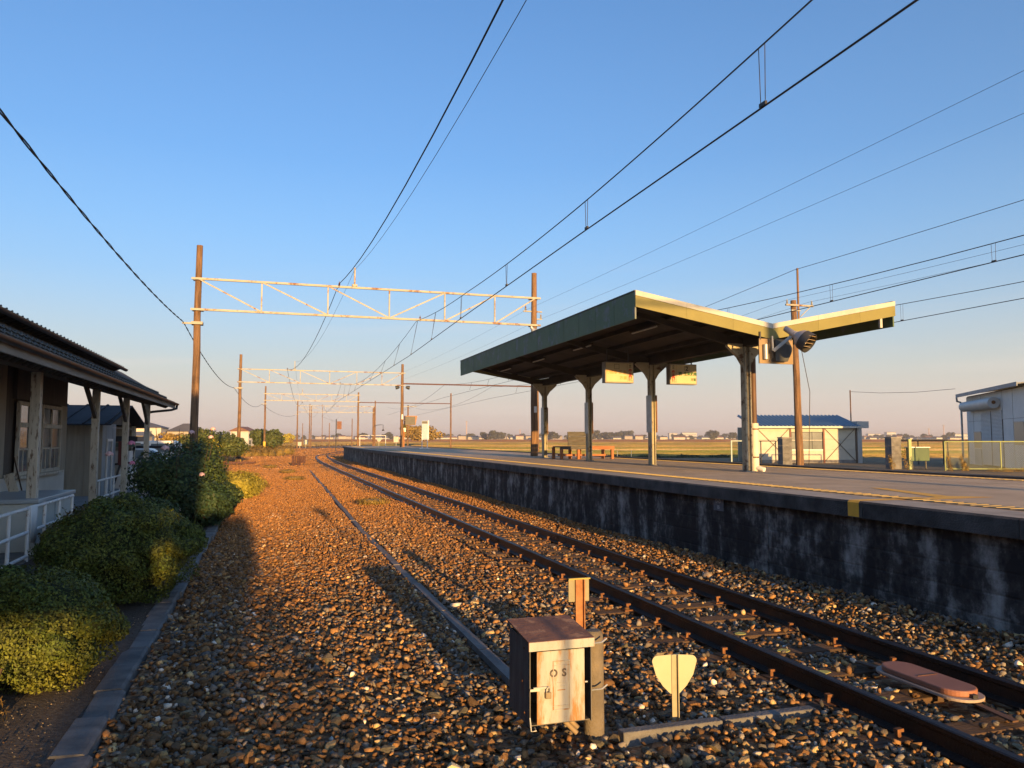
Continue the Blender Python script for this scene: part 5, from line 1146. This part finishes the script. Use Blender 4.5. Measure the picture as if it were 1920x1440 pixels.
# concrete pillars
for x,y,lab in ((14.85,42,'dark square concrete pillar in front of the blue-roofed shed'),(19.75,40,'dark square concrete pillar beside the green box')):
    t = wthing('concrete_pillar', lab, 'pillar', x, y, .25, .15, 'concrete pillars by the fence')
    for k in range(4):
        m = MB(); m.box(-.27,.27,-.27,.27,.41*k+.004,.41*(k+1)-.004); m.build('block', m_conc_d, t)
    m = MB(); m.box(-.29,.29,-.29,.29,1.642,1.70); m.build('cap', m_conc, t)
def wire_fence(x, y, L_, h, lab, mt, mesh_=True, z=.32, span=2.75, rot=0, dbl=False):
    t = wthing('wire_fence', lab, 'fence', x, y, z, rot, 'fences beyond the platform'); n_ = max(1,round(L_/span)); sp_ = L_/n_
    for k in range(n_+1):
        m = MB(); m.tube((sp_*k,0,-.2),(sp_*k,0,h),.034,n=8); m.build('fence_post', mt, t)
    for z_ in ((h-.02,.06) if mesh_ else (h-.02,)):
        m = MB(); m.tube((0,-.03,z_),(L_,-.03,z_),.028,n=8); m.build('fence_rail', mt, t)
    if mesh_:
        m = MB(); c_ = .085; nn = int(L_/c_)
        for k in range(-int(h/c_), nn):
            for sg in (0,1):
                xa = k*c_; pa, pb = (xa, .06), (xa+h-.1, h-.04)
                if pa[0] < 0: pa = (0, .06-pa[0])
                if pb[0] > L_: pb = (L_, h-.04-(pb[0]-L_))
                if pb[0] <= pa[0]+.02: continue
                if sg: pa, pb = (pa[0], h+.02-pa[1]), (pb[0], h+.02-pb[1])
                m.bar((pa[0],0,pa[1]),(pb[0],0,pb[1]),.007,.007,(0,1,0))
        m.build('wire_mesh', mat('green_coated_wire',(.20,.23,.16),(.15,.18,.12),5,.5), t, kind='stuff')
    return t
m_fy = mat('pale_yellow_green_pipe',(.30,.34,.14),(.26,.30,.12),4,.5)
wire_fence(21.3,38,11,1.42,'pale green chain-link fence in front of the warehouse',m_fy)
wire_fence(19.95,41,3.2,1.5,'open dark rail fence between pillar and chain-link',m_dark,False)
wire_fence(23.2,47,4.6,1.45,'dark rail fence right of the shed wall',m_dark,False,.3,1.5)
wire_fence(13.5,44.5,1.7,1.45,'dark low rail fence before the shed left wall',m_dark,False,.3,1.0)
t = wthing('gate_post','short yellow-green gate post left of the green box','post',20.35,39.5,.3)
m = MB(); m.box(-.07,.07,-.07,.07,-.1,1.5); m.build('post_tube', m_fy, t)
m = MB(); m.box(-.085,.085,-.085,.085,1.5,1.54); m.build('post_cap', m_fy, t)
t = wthing('green_box','green metal box raised beside the gate post','box',20.55,39.7,.72)
m = MB(); m.box(0,.92,0,.6,0,.68); m.build('case', mat('moss_green_paint',(.10,.16,.08),(.08,.13,.065),3,.6), t, bevel=.02)
m = MB(); m.box(-.03,.95,-.04,.64,.68,.72); m.build('lid', m_steel, t)
for x in (.1,.8):
    m = MB(); m.box(x,x+.06,.2,.26,-.5,0); m.build('leg', m_dark, t)
t = wthing('glass_board','pale blue framed glass board on a dark stand left of downpipe','board',12.2,43,.35)
for x in (0,.9): 
    m = MB(); m.box(x,x+.07,0,.06,.1,1.42); m.build('side_frame', mat('pale_teal_frame',(.30,.40,.40),None,3,.5), t)
m = MB(); m.box(.07,.9,0,.06,1.36,1.42); m.build('top_frame', MATS['pale_teal_frame'], t)
gl = bpy.data.materials.new('clear_pane'); gl.use_nodes = True; gb_ = gl.node_tree.nodes['Principled BSDF']; gb_.inputs['Transmission Weight'].default_value = 1; gb_.inputs['Roughness'].default_value = .02; gb_.inputs['IOR'].default_value = 1.1; gb_.inputs['Base Color'].default_value = (.85,.9,.9,1)
m = MB(); m.box(.07,.9,.02,.028,.2,1.36); m.build('pane', gl, t)
m = MB(); m.box(-.2,1.1,-.2,.3,.0,.12); m.build('stand', m_dark, t)
# weeds along the far edge
wl = [('tall dry weed stalk left of the dark pillar',18.9,38.6,.9),('tall dry weed leaning on the dark pillar',19.4,38.2,1.25),('dry weed in front of the green box',21.1,37.4,1.0),('dry weed with thick seed head right of green box',21.7,37.3,.95),('small dry weed at the fence corner',22.0,37.6,.6)]
for k,(lab,x,y,h) in enumerate(wl):
    t = wthing('dry_weed', lab, 'weed', x, y, .2, 0, 'dry weeds behind the platform')
    leaf_cloud('seed_heads', [(0,0,h*.7,.13,.13,h*.3),(.1,0,h*.35,.15,.15,h*.3)], 260, .05, l_gold, t, 50+k, .1, asp=.2, up=.6)
    m = MB(); m.path([(0,0,-.1),(.03,0,h*.5),(.05,0,h)],.012,5); m.build('stalk', m_stem, t)
t = wthing('grass_strip','golden dry grass strip along the foot of the fence','grass',22.4,36.8,.1)
leaf_cloud('blades', [(1+1.4*k,.3*math.sin(k),.18,.9,.5,.24) for k in range(8)], 9000, .07, l_gold, t, 61, .1, asp=.1, up=.8)
t = wthing('low_hedge','dark green low hedge row at the near edge of the fields','hedge',8.8,72,-.2)
leaf_cloud('foliage', [(.9*k,.3*math.sin(k*2),.22,.8,.6,.30+.12*math.sin(k*1.7)) for k in range(13)], 9000, .09, l_dark, t, 62, .3)
core([(.9*k,.3*math.sin(k*2),.2,.75,.5,.3) for k in range(13)], l_boxd, t)
t = wthing('blue_tarp','crumpled blue tarp lying behind the bench','tarp',6.6,60,-.1)
m = MB(); m.v = [(x*.35,y*.3,.55*math.exp(-((x-3)**2/7+(y-2)**2/3))+.08*rng.random()) for y in range(5) for x in range(8)]; m.f = [(j*8+i,j*8+i+1,(j+1)*8+i+1,(j+1)*8+i) for j in range(4) for i in range(7)]; m.mi = [0]*len(m.f); m.build('sheet', mat('blue_tarp_sheet',(.04,.10,.34),(.03,.08,.28),4,.5), t)
m = MB(); m.path([(0,0,.3),(1.2,.5,.62),(2.4,1.1,.2)],.012,5); m.build('rope', m_white, t)
for k,(x,lab) in enumerate(((9.0,'left thin fence stake at the field edge'),(10.2,'right thin fence stake at the field edge'))):
    t = wthing('fence_stake',lab,'stake',x,66,-.1,0,'stakes at the field edge'); m = MB(); m.tube((0,0,0),(0,0,.95),.03,n=6); m.build('stake', m_steel, t); m = MB(); m.tube((0,0,.9),(1.2 if k == 0 else -.05,0,.9),.012,n=5); m.build('wire', m_wire, t)

# ================================================================== FAR: houses, trees, town
def house_parts(t, w, d, h, rh, mw, mr, hip=False, wins=True):
    m = MB(); m.box(-w/2,w/2,-d/2,d/2,0,h); m.build('wall', mw, t)
    e = .5; m = MB()
    if hip: m.add([(-w/2-e,-d/2-e,h),(w/2+e,-d/2-e,h),(w/2+e,d/2+e,h),(-w/2-e,d/2+e,h),(-w*.12,0,h+rh),(w*.12,0,h+rh)],[(0,1,5,4),(1,2,5),(2,3,4,5),(3,0,4),(3,2,1,0)])
    else: m.add([(-w/2-e,-d/2-e,h-.1),(w/2+e,-d/2-e,h-.1),(w/2+e,d/2+e,h-.1),(-w/2-e,d/2+e,h-.1),(-w/2-e,0,h+rh),(w/2+e,0,h+rh)],[(0,1,5,4),(1,2,5),(2,3,4,5),(3,0,4),(3,2,1,0)])
    m.build('roof', mr, t)
    if wins:
        for k in range(2):
            for z in (1.0, h-2.0):
                if z < .9 or z+1 > h: continue
                x = -w*.28+w*.5*k; m = MB(); m.box(x-.7,x+.7,-d/2-.06,-d/2-.003,z,z+1.1); wo = m.build('window', m_glass, t)
                m = MB(); m.box(x-.8,x+.8,-d/2-.1,-d/2-.061,z-.1,z); m.build('sill', m_white, wo)
m_hw = [mat('far_wall_%d'%i, c, tuple(v*.9 for v in c), .3, .8) for i,c in enumerate([(.50,.47,.42),(.40,.36,.30),(.52,.51,.49),(.34,.30,.26),(.45,.40,.32)])]
m_hr = [mat('far_roof_%d'%i, c, tuple(v*.8 for v in c), .3, .7) for i,c in enumerate([(.10,.10,.115),(.20,.10,.07),(.12,.13,.15),(.16,.13,.12)])]
for lab,x,y,w,d,h,rh,mw,mr,hip,rot in (('beige two-storey house seen between the station posts',-105,220,11,9,5.6,1.6,m_hw[0],m_hr[0],True,.2),('house with dark hipped roof left of the portal pole',-96,228,10,9,4.6,2.4,m_hw[3],m_hr[0],True,.3),('white gabled house left of the far tree',-71.5,205,4.2,5,4.6,1.1,m_hw[2],m_hr[1],False,1.45),('low pale house in front of the beige one',-103,208,9,7,3.4,1.0,m_hw[4],m_hr[2],False,.1)):
    t = wthing('house', lab, 'house', x, y, -.6, rot); house_parts(t,w,d,h,rh,mw,mr,hip)
t = wthing('board_fence','sunlit orange-brown board fence behind the shed','fence',-31,60,0)
for k in range(14):
    m = MB(); m.box(.45*k,.45*k+.42,0,.04,0,1.5+rng.uniform(-.04,.04)); m.build('fence_board', mat('orange_fence_wood',(.28,.16,.06),(.22,.12,.05),3,.8), t)
def tree(x, y, z, h, w, label, lm, n=2600, sz=.3, seed=1, group=None, kind='tree'):
    t = wthing(kind, label, 'tree', x, y, z, 0, group); r = random.Random(seed)
    bl = [(r.uniform(-.32,.32)*w, r.uniform(-.3,.3)*w, h*r.uniform(.38,.80), w*r.uniform(.2,.34), w*r.uniform(.2,.34), h*r.uniform(.12,.22)) for _ in range(9)]
    leaf_cloud('crown', bl, n, sz, lm, t, seed, .25); m = MB(); m.path([(0,0,-.3),(.05*w,0,h*.35),(0,0,h*.7)],[.05*h*.5,.035*h*.5,.01*h],7)
    for k in range(4): m.path([(.03*w,0,h*.35),(bl[k][0],bl[k][1],bl[k][2])],[.015*h,.005*h],5)
    m.build('trunk', m_stem, t); return t
tree(-37.4,118,-.6,4.6,4.8,'round dark tree beside the white gabled house',l_tree,5000,.22,1)
tree(-24,60,-.1,2.9,4.2,'sunlit bushy tree behind the rose bush',l_tree,5000,.12,2); tree(-21.5,58,-.1,2.4,3.4,'smaller sunlit bush right of the bushy tree',l_tree,4000,.12,3)
tree(-29.3,66,-.1,2.7,2.8,'yellow-leaved bush in front of the dark-roofed house',l_gold,4500,.09,4)
tree(-29.5,250,-.6,7.5,12,'rust-coloured round tree behind the orange post',l_gold,3500,.4,5)
for k,(x,y,w,lab) in enumerate(((-29.6,90,4.5,'golden weed bank at the left end of the yard'),(-34.5,112,5,'golden weed bank behind the third portal'),(-28.0,84,3,'reddish weeds behind the yellow pole foot'))):
    t = wthing('weed_bank', lab, 'weeds', x, y, -.5, 0, 'weed banks at the yard end')
    bl = [(rng.uniform(-.5,.5)*w, rng.uniform(-2,2), .6, w*.16, 1.2, .75+.4*rng.random()) for _ in range(12)]
    leaf_cloud('stems', bl, 7000, .14, l_gold, t, 70+k, .15, asp=.14, up=.8); core(bl, l_gold, t, .7)
for k,lab in enumerate(('nearest of the pale sunlit trees receding left of the line','second pale sunlit tree receding left of the line','third pale sunlit tree receding left of the line','farthest pale sunlit tree receding left of the line')):
    tree(-62-11*k, 205+42*k, -.6, 4.0+.4*k, 3.6, lab, l_yel if k%2 else l_gold, 1500, .3, 80+k, 'trees receding along the line')
# far trees and houses across the fields
proto = []
for k in range(4):
    r = random.Random(k+3); rr = np.random.default_rng(k); h, w = 10., 9.
    bl = [(r.uniform(-.32,.32)*w, r.uniform(-.3,.3)*w, h*r.uniform(.3,.78), w*r.uniform(.2,.34), w*r.uniform(.2,.34), h*r.uniform(.14,.24)) for _ in range(8)]
    e_ = wthing('far_tree','x y z w','tree',0,0); o = leaf_cloud('crown', bl, 900, .75, l_far, e_, 30+k, .2); m = MB(); m.path([(0,0,-.5),(0,0,5)],[.35,.2],6); tr_ = m.mesh('trunk', m_stem); me_c = o.data
    bpy.data.objects.remove(o); bpy.data.objects.remove(e_); proto.append((me_c, tr_))
def far_tree(u, D, sc, z=-.5):
    x = (u-960)/1442.*D; t = wthing('far_tree','dark tree in the line of trees along the horizon beyond the fields','tree',x,D,z,rng.uniform(0,6),'trees along the horizon'); p = proto[rng.randrange(4)]
    inst('crown', p[0], t, scale=(sc*rng.uniform(.9,1.3),sc,sc)); inst('trunk', p[1], t, scale=(sc,)*3)
for u in list(range(560,800,16))+list(range(805,985,14))+list(range(1010,1110,12))+list(range(1180,1400,13))+list(range(1620,1800,10)):
    far_tree(u+rng.uniform(-6,6), rng.uniform(950,1500), rng.uniform(.75,1.25))
for u in range(1110,1182,6): far_tree(u+rng.uniform(-3,3), rng.uniform(1000,1150), rng.uniform(1.25,1.6))
for u in (905,925,935,1030,1040,1335,1342,1372): far_tree(u, rng.uniform(850,950), rng.uniform(1.1,1.4))
hm = []
for k in range(6):
    w,d,h,rh = rng.uniform(8,14),8,rng.uniform(3.2,6),rng.uniform(1.2,2.2); m = MB(); m.box(-w/2,w/2,-d/2,d/2,0,h)
    m.add([(-w/2-.5,-d/2-.5,h),(w/2+.5,-d/2-.5,h),(w/2+.5,d/2+.5,h),(-w/2-.5,d/2+.5,h),(-w/2,0,h+rh),(w/2,0,h+rh)],[(0,1,5,4),(1,2,5),(2,3,4,5),(3,0,4),(3,2,1,0)],1); hm.append(m.mesh('far_house',[m_hw[k%5], m_hr[k%4]]))
for u in list(range(600,990,11))+list(range(1010,1400,10))+list(range(1620,1800,11)):
    D = rng.uniform(900,1400); u_ = u+rng.uniform(-5,5); o = bpy.data.objects.new('far_house', hm[rng.randrange(6)]); C.objects.link(o); o.location = ((u_-960)/1442.*D, D, -.5); o.rotation_euler = (0,0,rng.uniform(-.6,.6)); tag(o,'small house in the town strung along the horizon','house','houses along the horizon')
for u,D,w,h,lab in ((1292,1800,34,16,'long pale apartment block on the horizon right of the third post'),(1262,1700,18,14,'smaller pale block left of the long apartment block'),(1638,1900,30,14,'pale factory on the horizon right of the blue-roofed shed'),(1670,1900,22,18,'taller pale factory hall right of the first factory'),(1805,1300,28,10,'blue-grey hall on the horizon left of the warehouse')):
    t = wthing('far_block', lab, 'building', (u-960)/1442.*D, D, 0); m = MB(); m.box(-w/2,w/2,0,14,0,h); m.build('wall', m_hw[2] if u < 1800 else m_wh, t); m = MB(); m.box(-w/2-.5,w/2+.5,-.5,14.5,h,h+.8); m.build('roof', m_hr[2], t)
    for k in range(3):
        m = MB(); m.box(-w/2+1,w/2-1,-.3,-.05,3+h*.25*k,4.2+h*.25*k); m.build('window_band', m_glass, t)
for u,h,D,lab in ((875,30,1200,'thin red and white mast on the horizon left of the canopy'),(975,18,1300,'slim pale chimney on the horizon beside the dark pole'),(1740,20,1300,'thin pylon on the horizon right of the pillar'),(1768,26,1300,'taller thin pylon on the horizon near the fence')):
    t = wthing('far_mast', lab, 'mast', (u-960)/1442.*D, D, -.5); m = MB(); m.tube((0,0,0),(0,0,h),.9,.5,8); m.build('shaft', mat('pale_red_mast',(.40,.20,.16),(.45,.40,.36),.15,.7), t); m = MB(); m.box(-1.4,1.4,-1,1,h-1.4,h-.4); m.build('top_platform', m_hw[3], t)

# ================================================================== ADDED BEHIND THE VIEWPOINT: unseen things placed for the shadows they cast into view
portal(-6, -2.46, 10.2, 'unseen lattice portal added behind the viewpoint, carrying the same wires', 8.75, 8.58, 7.52, 6.42, -.05, PZ, [(2.3,7.50,True),(4.4,6.3,True)], stub=2.9)  # unseen portal, added for its pole shadow along the platform
t = thing('added_hall', 'unseen tall hall added behind the viewpoint to shade the left', 'building', -7.85, -12, 0)  # unseen hall, added to keep the station and left side in shadow
house_parts(t, 12.8, 8, 6.6, 1.0, m_hw[0], m_hr[0])
t2 = MB(); t2.box(6.4,7.35,-3.2,2.0,2.75,6.4); t2.build('shadow_bay', m_hw[0], t)  # added bay, shaped to shade the roses and pass low sun onto the bushes
for y in (-3.0,1.8):
    t2 = MB(); t2.box(7.2,7.3,y,y+.1,0,2.75); t2.build('shadow_bay_post', m_wpost, t)
t = thing('added_tree', 'unseen leafy tree added behind the viewpoint for a mottled shadow', 'tree', .0, -9, 0)  # unseen tree, added to soften the shadow edge on the left gravel
leaf_cloud('crown', [(-.1,0,1.9,.50,.7,.75),(.1,.4,2.35,.42,.6,.6),(-.15,-.4,1.25,.4,.6,.55),(.12,.2,.75,.33,.5,.5),(-.3,.3,2.7,.25,.5,.3)], 9000, .055, l_tree, t, 90, .15)
leaf_cloud('shadow_twigs', [(.62,.2,1.1,.42,.6,1.0),(.95,.1,.7,.4,.6,.6)], 1500, .055, l_tree, t, 91, .1)  # sparse leaves added for partial shade over the foreground
m = MB(); m.path([(0,0,-.2),(.03,0,1.0),(-.03,0,2.2)],[.09,.06,.02],8); m.build('trunk', m_stem, t)
t = thing('added_pole', 'unseen slim pole added behind the viewpoint for its narrow shadow', 'pole', 1.98, -4, 0)  # unseen pole, added to lay a thin shadow on the relay box door
m = MB(); m.tube((0,0,0),(0,0,2.6),.022,n=10); m.build('pole_tube', m_steel, t); m = MB(); m.box(-.1,.1,-.02,.02,2.3,2.6); m.build('pole_plate', m_white, t)
t = thing('added_guard', 'unseen low slatted fence added behind the viewpoint for foreground shade', 'fence', .2, -.9, 0)  # unseen fence, added to shade the nearest gravel
for k in range(9):
    if k in (3,6): continue
    m = MB(); m.box(.36*k-.4,.36*k-.4+.25,-.02,.02,.0,.54+rng.uniform(-.07,.06)); m.build('slat', m_wpost, t)
m = MB(); m.box(-.4,2.9,.021,.06,.24,.30); m.build('guard_rail', m_wpost, t)

# ================================================================== evening haze over the plain
hz = MB(); hz.box(-6600,6600,-200,6600,-2.0,34.0)
hm_ = bpy.data.materials.new('evening_haze'); hm_.use_nodes = True; nt = hm_.node_tree; nt.nodes.clear()
ho = nt.nodes.new('ShaderNodeOutputMaterial'); hv_ = nt.nodes.new('ShaderNodeVolumePrincipled'); hv_.inputs['Density'].default_value = .00030; hv_.inputs['Color'].default_value = (.92,.88,.88,1); hv_.inputs['Anisotropy'].default_value = .2
nt.links.new(hv_.outputs[0], ho.inputs['Volume']); o = hz.build('haze', hm_, kind='stuff')
